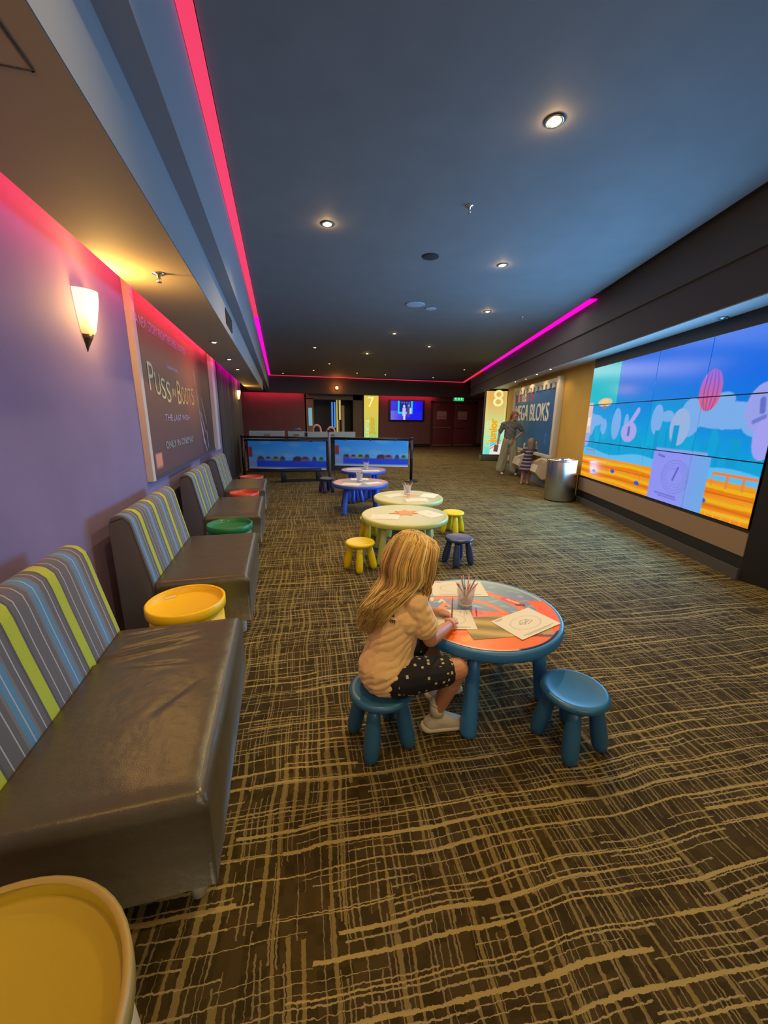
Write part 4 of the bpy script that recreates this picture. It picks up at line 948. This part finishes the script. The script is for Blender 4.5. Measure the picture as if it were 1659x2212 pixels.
kb=MB(); rwbox(kb,3.16,3.215,MG0-.1,MG1+.1,.0,.14); o=kb.build('play_wall_base',mat('blue_grey_base',(.16,.22,.34),rough=.3),off=RW(3.1,9.8,0)); tag(o,'glossy blue-grey kick plinth under the play wall','plinth')
# steel bin
bx,by=5.165,6.20
t=thing('steel_bin','tall cylindrical brushed steel bin beside the video wall','bin',(bx,by,0))
MB().lathe([(.27,.02),(.275,.03),(.275,.745),(.27,.76)],48,caps=False).build('drum',m_steel,t,world=False)
MB().lathe([(.278,.75),(.281,.77),(.275,.785),(.21,.785),(.19,.755),(.18,.69),(1e-4,.69)],48).build('lid_ring',m_chrome,t,world=False)
MB().lathe([(.26,0),(.262,.02),(1e-4,.021)],40).build('base',m_black,t,world=False)

# ---------------------------------------------------------------- people
m_skin=mat('skin',(.56,.26,.14),rough=.5,var=.06,vscale=18); m_skin.node_tree.nodes['Principled BSDF'].inputs['Subsurface Weight'].default_value=.08
m_skin.node_tree.nodes['Principled BSDF'].inputs['Subsurface Radius'].default_value=(.02,.008,.004)
def hair_strands(name,m,parent,strands,n=5):
    mb=MB(); cols=[]
    for pts,rad,c in strands:
        k=len(mb.v); mb.tube(pts,rad,n,flat=.55); cols+= [c]*(len(mb.v)-k)
    o=mb.build(name,m,parent); a=o.data.color_attributes.new('Col','FLOAT_COLOR','POINT'); cc=np.ones((len(cols),4),np.float32); cc[:,:3]=np.array([srgb(c) if isinstance(c,str) else c for c in cols]); a.data.foreach_set('color',cc.ravel()); return o
def spline(P,n):
    P=[Vector(p) for p in P]; out=[]
    Q=[P[0]*2-P[1]]+P+[P[-1]*2-P[-2]]
    segs=len(P)-1
    for i in range(n+1):
        u=i/n*segs; k=min(int(u),segs-1); f=u-k; p0,p1,p2,p3=Q[k:k+4]
        out.append(.5*((2*p1)+(-p0+p2)*f+(2*p0-5*p1+4*p2-p3)*f*f+(-p0+3*p1-3*p2+p3)*f**3))
    return out

# ---- the drawing girl
G=thing('person','person: long blonde hair, peach t-shirt, black patterned shorts, drawing at the near table','person',(.45,1.5,0))
F=Vector((.86,.50,0)).normalized(); Lf=Vector((-F.y,F.x,0)); Z=Vector((0,0,1))   # facing, her left
pel=Vector((.415,1.485,.375)); waist=Vector((.435,1.498,.47)); chest=Vector((.475,1.525,.64)); neck=Vector((.505,1.54,.765)); head=Vector((.545,1.555,.905))
shR=Vector((.535,1.455,.715)); shL=Vector((.455,1.62,.70)); elR=Vector((.605,1.43,.540)); wrR=Vector((.768,1.572,.515))
elL=Vector((.60,1.72,.53)); wrL=Vector((.74,1.72,.512)); hipR=pel-Lf*.075+F*.01; hipL=pel+Lf*.075+F*.01
knR=Vector((.735,1.405,.385)); ankR=Vector((.675,1.475,.115)); knL=Vector((.70,1.68,.385)); ankL=Vector((.775,1.69,.09))
b=MB()
b.cap(pel,.105,waist,.092).cap(waist,.092,chest,.10).cap(chest+Lf*.05,.07,chest-Lf*.05,.07).cap(shR-(shR-neck)*.25,.045,neck,.045).cap(shL-(shL-neck)*.25,.045,neck,.045).cap(neck,.038,head-Z*.05,.037)
b.cap(hipR,.078,knR,.050).cap(knR,.048,ankR,.031).cap(hipL,.078,knL,.050).cap(knL,.048,ankL,.031)
b.cap(shR,.042,elR,.034).cap(elR,.033,elR.lerp(wrR,.35),.033).cap(elR.lerp(wrR,.35),.033,wrR,.021)
b.cap(shL,.042,elL,.034).cap(elL,.033,elL.lerp(wrL,.35),.033).cap(elL.lerp(wrL,.35),.033,wrL,.021)
# calves
b.cap(knR.lerp(ankR,.3),.046,ankR,.030).cap(knL.lerp(ankL,.3),.046,ankL,.030)
# head: skull, jaw, nose, ears
Hf=(F*.85-Z*.5).normalized(); Hu=(Z*.85+F*.5).normalized()   # looking down at the sheet
b.ball(head,.088,n=24).ball(head+Hf*.02-Hu*.03,.074,n=20).ball(head+Hf*.045-Hu*.07,.045,n=16).ball(head+Hf*.092-Hu*.03,.014).cap(head+Hf*.088-Hu*.005,.009,head+Hf*.10-Hu*.035,.012)
for s_ in (-1,1): b.ball(head+Lf*.086*s_-Hu*.02,.02,sx=.6)
def hand(b,w,d,up,size=1.0,curl=.5,thumb=1):
    d=d.normalized(); up=(up-d*up.dot(d)).normalized(); s=d.cross(up)*thumb
    b.cap(w,.019*size,w+d*.035*size,.020*size); 
    for k in range(4):
        o=(k-1.5)*.013*size; r=w+d*.035*size+s*o*.8; b.cap(r-s*0,.011*size,w+d*.052*size+s*o,.010*size)
        p1=w+d*.054*size+s*o*1.05; l=(.030,.036,.034,.027)[k]*size
        p2=p1+(d*math.cos(curl*.8)-up*math.sin(curl*.8))*l; p3=p2+(d*math.cos(curl*2)-up*math.sin(curl*2))*l*.7
        b.cap(p1,.0085*size,p2,.0078*size).cap(p2,.0078*size,p3,.0066*size)
    q=w+d*.012*size-s*.02*size; q2=q+(d*.75-s*.55-up*.15)*.028*size; q3=q2+(d*.95+s*.15-up*.3)*.022*size
    b.cap(q,.011*size,q2,.009*size).cap(q2,.009*size,q3,.0075*size)
hR=(Vector((.80,1.65,.515))-wrR).normalized()
hand(b,wrR,(hR+Vector((0,0,-.05))),Z,.95,.9,-1)
hand(b,wrL,Vector((.95,-.28,-.1)),Z,.95,.35,1)
body=remesh(b,'body',m_skin,G,.0042,3)
# eyes, mouth
for s_ in (-1,1):
    e=MB().ball(head+Hf*.085+Lf*.03*s_+Hu*.002,.009); e.build('eye',mat('eye_white',(.8,.78,.74),rough=.2),G)
MB().cap(head+Hf*.083-Hu*.062-Lf*.014,.004,head+Hf*.083-Hu*.062+Lf*.014,.004,n=8).build('mouth',mat('lips',(.6,.22,.18),rough=.5),G)
# shorts
s_=MB(); s_.cap(pel-Z*.005,.109,waist-Z*.05,.094); s_.cap(hipR,.088,hipR.lerp(knR,.74),.069).cap(hipL,.088,hipL.lerp(knL,.74),.069)
shorts=remesh(s_,'shorts',print_mat('black_floral_cloth','#14131c','#c9bd8c',30,.17),G,.006,2)
# t-shirt with drape folds
s_=MB(); s_.cap(pel+Z*.02,.130,waist,.114).cap(waist,.112,chest,.118).cap(chest+Lf*.055-Z*.01,.084,chest-Lf*.055-Z*.01,.084).cap(chest+Z*.02,.105,neck-Z*.05,.072)
s_.cap(shR,.058,neck-Z*.022,.050).cap(shL,.058,neck-Z*.022,.050).cap(shR,.058,shR.lerp(elR,.62),.062).cap(shL,.058,shL.lerp(elL,.60),.060)
ar=shR-Z*.08
def folds(p,n):
    q=p-pel; h=q.z; s=(p-pel).dot(Vector((.97,-.25,0)))
    m_=max(0,min(1,(.69-p.z)/.14)); ph=(h*165-s*120)+7*noise.noise(p*8)+1.2*noise.noise(p*22)
    f=(abs(math.sin(ph*.5))-.6)*.0075*m_*(.35+1.1*max(0,noise.noise(p*5+Vector((3,1,2)))+.45))
    up=1-m_; f*=max(0,min(1,(p.z-.29)/.05))
    f+=.0032*up*math.sin(90*(p.x*.5-p.z)+6*noise.noise(p*12))*max(0,noise.noise(p*7)+.25)
    # sleeve puckers
    d=(p-shR.lerp(elR,.25)).length
    f+=.004*math.exp(-(d/.05)**2)*math.sin(150*(p.z+p.x*.4))
    return f
m_shirt=mat('peach_cotton',(.86,.57,.25),rough=.85,sheen=.15,bump=.1,bscale=500)
shirt=remesh(s_,'t_shirt',m_shirt,G,.0036,3,fn=folds)
MB().tube([neck-Z*.016+(F*math.cos(a)+Lf*math.sin(a))*.050+Z*(-.014*math.cos(a)) for a in np.linspace(0,2*math.pi,25)],.006,8,cap=False).build('collar',m_shirt,G)
# dark letters down the back, laid on the cloth
me=shirt.data; bv=BVHTree.FromPolygons([v.co+G.location for v in me.vertices],[p.vertices for p in me.polygons])
cp=Vector((0,0,CAMH))
for ch,pt_ in (('7',Vector((.437,1.48,.664))),('E',Vector((.443,1.48,.634)))):
    d=(pt_-cp).normalized(); hit=bv.ray_cast(cp,d)
    if hit[0]:
        P,N_=hit[0],hit[1]; ux=(Vector((0,0,-1))-N_*N_.dot(Vector((0,0,-1)))).normalized(); uy=N_.cross(ux)
        text(ch,'print_letter',mat('black_ink',(.02,.02,.025),rough=.7),P+N_*.006-uy*.009,ux,uy,.030,G,ext=.0008,bold=.0008)
# wrist band
MB().tube([wrR+(wrR-elR).normalized()*-.006+((Z*math.cos(a)+(wrR-elR).normalized().cross(Z)*math.sin(a))*.0245) for a in np.linspace(0,2*math.pi,25)],.0055,8,cap=False).build('wristband',mat('pink_band',(.80,.42,.32),rough=.4),G)
# socks and shoes
def foot(ank,dirv,lift,nm):
    d=Vector(dirv).normalized(); s=MB(); up=Vector((0,0,1)); side=d.cross(up)
    MB().cap(ank+up*.045,.037,ank-up*.02,.036).tube([ank+up*.055,ank+up*.045],[.038,.039],16).build('sock',mat('cream_sock',(.78,.70,.48),rough=.9,bump=.2,bscale=300),G)
    heel=ank-d*.03; heel.z=.045; toe=ank+d*.11; toe.z=.035
    u=MB().cap(heel,.038,ank+d*.01-up*.045,.040).cap(ank+d*.01-up*.045,.040,toe,.033).cap(heel,.036,toe,.033); up_=remesh(u,'shoe_upper',mat('cream_knit',(.66,.60,.42),rough=.8,bump=.3,bscale=250),G,.005,3)
    so=MB().cap(heel-d*.012,.040,toe+d*.008,.036); 
    M_=Matrix.Diagonal((1,1,.55,1)); so.v=[(x,y,(z-.04)*.62+.026) for x,y,z in so.v]; remesh(so,'shoe_sole',mat('cream_sole',(.80,.72,.46),rough=.6),G,.005,2)
    l=MB()
    for k in range(3): c=ank+d*(.045+.02*k)+up*(-.045-.012*k); l.tube([c-side*.022+up*-.004,c+up*.008,c+side*.022+up*-.004],.003,6)
    l.build('laces',m_white,G)
foot(ankR,(.93,-.10,0),0,'r'); foot(ankL,(.9,.1,0),0,'l')
# hair
m_hair=mat('blonde_hair',rough=.45,attr='base',spec=.4)
cap_=MB().ball(head+Hu*.004-Hf*.008,.089,n=24).ball(head-Hf*.022-Hu*.02,.072,n=20).cap(head-Hf*.03-Z*.05,.058,neck-F*.045+Z*.02,.055)
m_hcap=mat('hair_base',(.60,.40,.14),rough=.6,bump=.5,bscale=80)
remesh(cap_,'hair_cap',m_hcap,G,.006,4,fn=lambda p,n:-.014*max(0,(p-head).dot(Hf)/.09-.25))
E_=Vector((.97,-.25,0)); D_=Vector((.25,.97,0)); rd=random.Random(11); strands=[]
pal=['#ecca70','#e0b85c','#cfa052','#bf9a5c','#f0da92','#a98650','#d4b26c','#e6c060','#8f6e3a']
top=head+Hu*.105-Hf*.0
for k in range(760):
    a=rd.uniform(-1,1)          # -1 = screen left ... +1 = screen right (her right side)
    az=math.pi*(.08+.84*(a*.5+.5))      # angle round the back of the head
    back=-F; side_r=-Lf
    dirh=(side_r*math.cos(math.pi-az)*1.0+back*math.sin(az)).normalized()
    layer=rd.uniform(.98,1.16)
    front=rd.random()<.12
    if front: dirh=(side_r*(1 if rd.random()<.7 else -1)+F*rd.uniform(-.2,.55)).normalized()
    root=top+dirh*rd.uniform(-.01,.03)+Hf*rd.uniform(-.045,.05); root=head+(root-head).normalized()*rd.uniform(.103,.112)
    p1=head+Hu*.060+dirh*.094*layer; p2=head-Z*.02+dirh*.112*layer-F*.008; p3=head-Z*.095+dirh*.108*layer-F*.015
    scr=dirh.dot(E_)         # where it sits across the picture
    if front or scr>.45:
        end=Vector((.565,1.475,.745))+E_*rd.uniform(-.05,.035)+Z*rd.uniform(-.06,.04)+D_*rd.uniform(-.02,.03); p4=p3.lerp(end,.5)+dirh*.01
    else:
        w=rd.uniform(0,1); x=-.112+.075*w+scr*.03
        end=pel+Vector((0,0,.0))+E_*x+D_*(-.085+.12*max(0,-x*3))*1.0; end.z=.628+rd.uniform(-.045,.075)+.85*max(0,x+.085)
        end=end+F*.01
        # keep in front of the cloth
        h=bv.ray_cast(cp,(end-cp).normalized())
        if h[0] and (h[0]-cp).length<(end-cp).length+.02: end=h[0]+(cp-h[0]).normalized()*rd.uniform(.006,.022)
        p4=p3.lerp(end,.45); h=bv.ray_cast(cp,(p4-cp).normalized())
        if h[0] and (h[0]-cp).length<(p4-cp).length+.03: p4=h[0]+(cp-h[0]).normalized()*rd.uniform(.012,.035)
    wv=rd.uniform(0,6.28); pts=spline([root,p1,p2,p3,p4,end],13)
    wa=rd.uniform(.001,.005)
    pts=[p+(E_*math.sin(i*1.1+wv)+Z*.3*math.cos(i*.8+wv))*wa*(i/13) for i,p in enumerate(pts)]
    for i in range(6):
        v_=pts[i]-head
        if v_.length<.106: pts[i]=head+v_.normalized()*(.106+.006*(layer-1)*6)
    r_=rd.uniform(.0022,.0050); strands.append((pts,[r_*(.5+.5*min(1,i/3))*(1-.75*max(0,(i-8)/5)) for i in range(14)],rd.choice(pal)))
hair_strands('hair',m_hair,G,strands)
pencil(Vector((.812,1.652,.496)),Vector((.835,1.700,.60)),'#b0503c','red pencil held in the drawing girl\'s right hand',None)

# ---- woman and small child by the play wall (figures built with x = across, y = away)
TH=R(-33)
def fig(name,label,loc): return thing('person',label,'person',loc,TH)
def bodyhd(b,H,f,s=1.0):
    b.ball(H,.098*s,sx=.86,sy=.95,sz=1.12,n=20).ball(H+Vector((0,0,-.065*s))+f*.03*s,.052*s)
    b.ball(H+f*.098*s-Vector((0,0,.02*s)),.014*s)
V3=Vector
def rem_local(mb,name,m,parent,vx,sm=3,fn=None): 
    o=remesh(mb,name,m,parent,vx,sm,off=(0,0,0),fn=fn); return o
Wm=fig('woman','person: standing woman in grey-green t-shirt and wide khaki trousers, hand on hip',(6.12,9.52,0))
hd=V3((.075,-.03,1.60)); nk=V3((.0,0,1.43)); f_=V3((.6,-.7,-.35)).normalized()
b=MB(); b.cap((0,0,1.0),.13,(0,0,1.2),.125).cap((-.07,0,1.30),.10,(.05,0,1.30),.10).cap((-.17,0,1.38),.055,nk,.05).cap((.14,0,1.38),.055,nk,.05).cap(nk,.048,hd-V3((0,0,.06)),.046)
bodyhd(b,hd,f_)
aL,eL,wL=V3((-.21,0,1.37)),V3((-.29,-.01,1.12)),V3((-.31,-.06,.90)); b.cap(aL,.048,eL,.038).cap(eL,.037,wL,.025)
aR,eR,wR_=V3((.18,0,1.37)),V3((.32,.05,1.17)),V3((.15,-.07,1.03)); b.cap(aR,.048,eR,.038).cap(eR,.037,wR_,.025)
hand(b,wL,V3((-.02,-.1,-1)),V3((1,0,0)),1.25,.5,1); hand(b,wR_,V3((-.7,-.2,-.5)),V3((0,-1,.3)),1.25,.6,-1)
b.cap((-.09,0,.95),.10,(-.14,0,.50),.065).cap((-.14,0,.5),.062,(-.17,0,.10),.04).cap((.08,0,.95),.10,(.12,-.02,.50),.065).cap((.12,-.02,.5),.062,(.17,-.03,.10),.04)
rem_local(b,'body',m_skin,Wm,.011)
m_wt=mat('grey_green_cotton',(.15,.14,.11),rough=.85); m_wp=mat('khaki_cloth',(.33,.31,.20),rough=.85)
fw=lambda p,n:.006*math.sin(p.z*45+p.x*30+4*noise.noise(p*6))
b=MB().cap((0,0,1.02),.155,(0,0,1.2),.145).cap((-.07,0,1.30),.115,(.05,0,1.30),.115).cap((-.19,0,1.38),.068,(0,0,1.42),.07).cap((.16,0,1.38),.068,(0,0,1.42),.07).cap(aL,.065,aL.lerp(eL,.75),.062).cap(aR,.065,aR.lerp(eR,.7),.062)
rem_local(b,'t_shirt',m_wt,Wm,.012,3,fw)
b=MB().cap((0,0,.98),.15,(0,0,.90),.155).cap((-.09,0,.9),.115,(-.14,0,.50),.115).cap((-.14,0,.5),.115,(-.18,0,.14),.13).cap((.08,0,.9),.115,(.12,-.02,.50),.115).cap((.12,-.02,.5),.115,(.165,-.03,.14),.13)
o=rem_local(b,'trousers',m_wp,Wm,.012,2,lambda p,n:.008*math.sin(p.x*55+3*noise.noise(p*4)))
for v in o.data.vertices:
    if v.co.z<.055: v.co.z=.055
for x in (-.19,.17):
    b=MB().cap((x,.04,.045),.042,(x+.06,-.13,.035),.035); b.v=[(a_,c_,max(.003,z_)) for a_,c_,z_ in b.v]; rem_local(b,'shoe',mat('white_trainer',(.72,.68,.58),rough=.6),Wm,.01,2)
m_brown=mat('auburn_hair',(.23,.08,.03),rough=.5,bump=.5,bscale=60)
b=MB().ball(hd+V3((-.01,.02,.025)),.108,n=20).cap(hd+V3((-.06,.05,-.03)),.07,hd+V3((-.10,.07,-.17)),.045).ball(hd-f_*.06,.09)
rem_local(b,'hair',m_brown,Wm,.011,4,lambda p,n:-.035*max(0,(p-hd).dot(f_)/.1-.15))
MB().box(-.055,.055,-.02,.02,-.17,.02,rotm(.05,.15,0,(-.34,-.09,.80))).build('bag',m_tan,Wm,world=False,off=(0,0,0),bevel=.01)
for s in (-1,1): MB().ball(hd+f_*.09+V3((.7,.6,0)).normalized()*.033*s+V3((0,0,.01)),.011).build('eye',mat('dark_eye',(.05,.03,.02),rough=.3),Wm,world=False,off=(0,0,0))
MB().ball(hd+f_*.088-V3((0,0,.055)),.014,sz=.45,sx=1.3).build('mouth',mat('lips',(.6,.22,.18),rough=.5),Wm,world=False,off=(0,0,0))

Ch=fig('child','person: small child seen from behind in a striped dress facing the play wall',(5.62,7.94,0)); Ch.scale=(.94,.94,.94)
hd=V3((.055,.02,1.05)); f_=V3((.4,.9,-.1)).normalized()
b=MB(); b.cap((-.01,0,.58),.095,(.02,0,.78),.085).cap((-.06,0,.87),.045,(.10,0,.87),.045).cap((.02,0,.87),.04,hd,.04); bodyhd(b,hd,f_,.86)
sL,e_L,w_L=V3((-.09,0,.86)),V3((-.12,.10,.80)),V3((-.10,.14,.96)); sR,e_R,w_R=V3((.13,0,.86)),V3((.20,.06,.88)),V3((.17,.10,1.0))
b.cap(sL,.035,e_L,.028).cap(e_L,.027,w_L,.020).cap(sR,.035,e_R,.028).cap(e_R,.027,w_R,.020)
hand(b,w_L,V3((.1,.3,.9)),V3((0,-1,0)),.85,.5,1); hand(b,w_R,V3((-.1,.3,.9)),V3((0,-1,0)),.85,.5,-1)
b.cap((-.06,0,.55),.07,(-.07,.0,.30),.05).cap((-.07,0,.3),.045,(-.09,-.01,.07),.03).cap((.05,0,.55),.07,(.08,.02,.30),.05).cap((.08,.02,.3),.045,(.05,.02,.07),.03)
rem_local(b,'body',m_skin,Ch,.01)
md_=bpy.data.materials.new('striped_dress_cloth'); md_.use_nodes=True; nt=md_.node_tree; q=NM(nt); tc=nt.nodes.new('ShaderNodeTexCoord'); s=nt.nodes.new('ShaderNodeSeparateXYZ'); nt.links.new(tc.outputs['Object'],s.inputs[0])
nt.links.new(mixc(nt,q.m('GREATER_THAN',q.m('FRACT',q.m('DIVIDE',s.outputs[2],.085)),.62),srgb('#33283a'),srgb('#8f7f88')),nt.nodes['Principled BSDF'].inputs['Base Color']); nt.nodes['Principled BSDF'].inputs['Roughness'].default_value=.85
b=MB().cap((-.01,0,.62),.115,(.02,0,.80),.10).cap((-.06,0,.87),.058,(.10,0,.87),.058).cap(sL,.05,sL.lerp(e_L,.4),.045).cap(sR,.05,sR.lerp(e_R,.4),.045)
b.lathe([(.09,.66),(.15,.5),(.185,.36),(.001,.36)],24); rem_local(b,'dress',md_,Ch,.010,2,lambda p,n:.004*math.sin(math.atan2(p.y,p.x)*9)*(p.z<.6))
b=MB().ball(hd+V3((0,0,.02)),.098,n=20).cap(hd+V3((0,-.02,0)),.092,hd+V3((-.01,-.05,-.15)),.075); rem_local(b,'hair',mat('dark_blond_hair',(.17,.11,.06),rough=.5,bump=.5,bscale=60),Ch,.01,4)
for x,y in ((-.10,-.02),(.05,.02)):
    b=MB().cap((x,y-.03,.032),.03,(x+.02,y+.08,.028),.026); b.v=[(a_,c_,max(.002,z_)) for a_,c_,z_ in b.v]; rem_local(b,'shoe',mat('tan_shoe',(.45,.33,.26),rough=.6),Ch,.009,2)
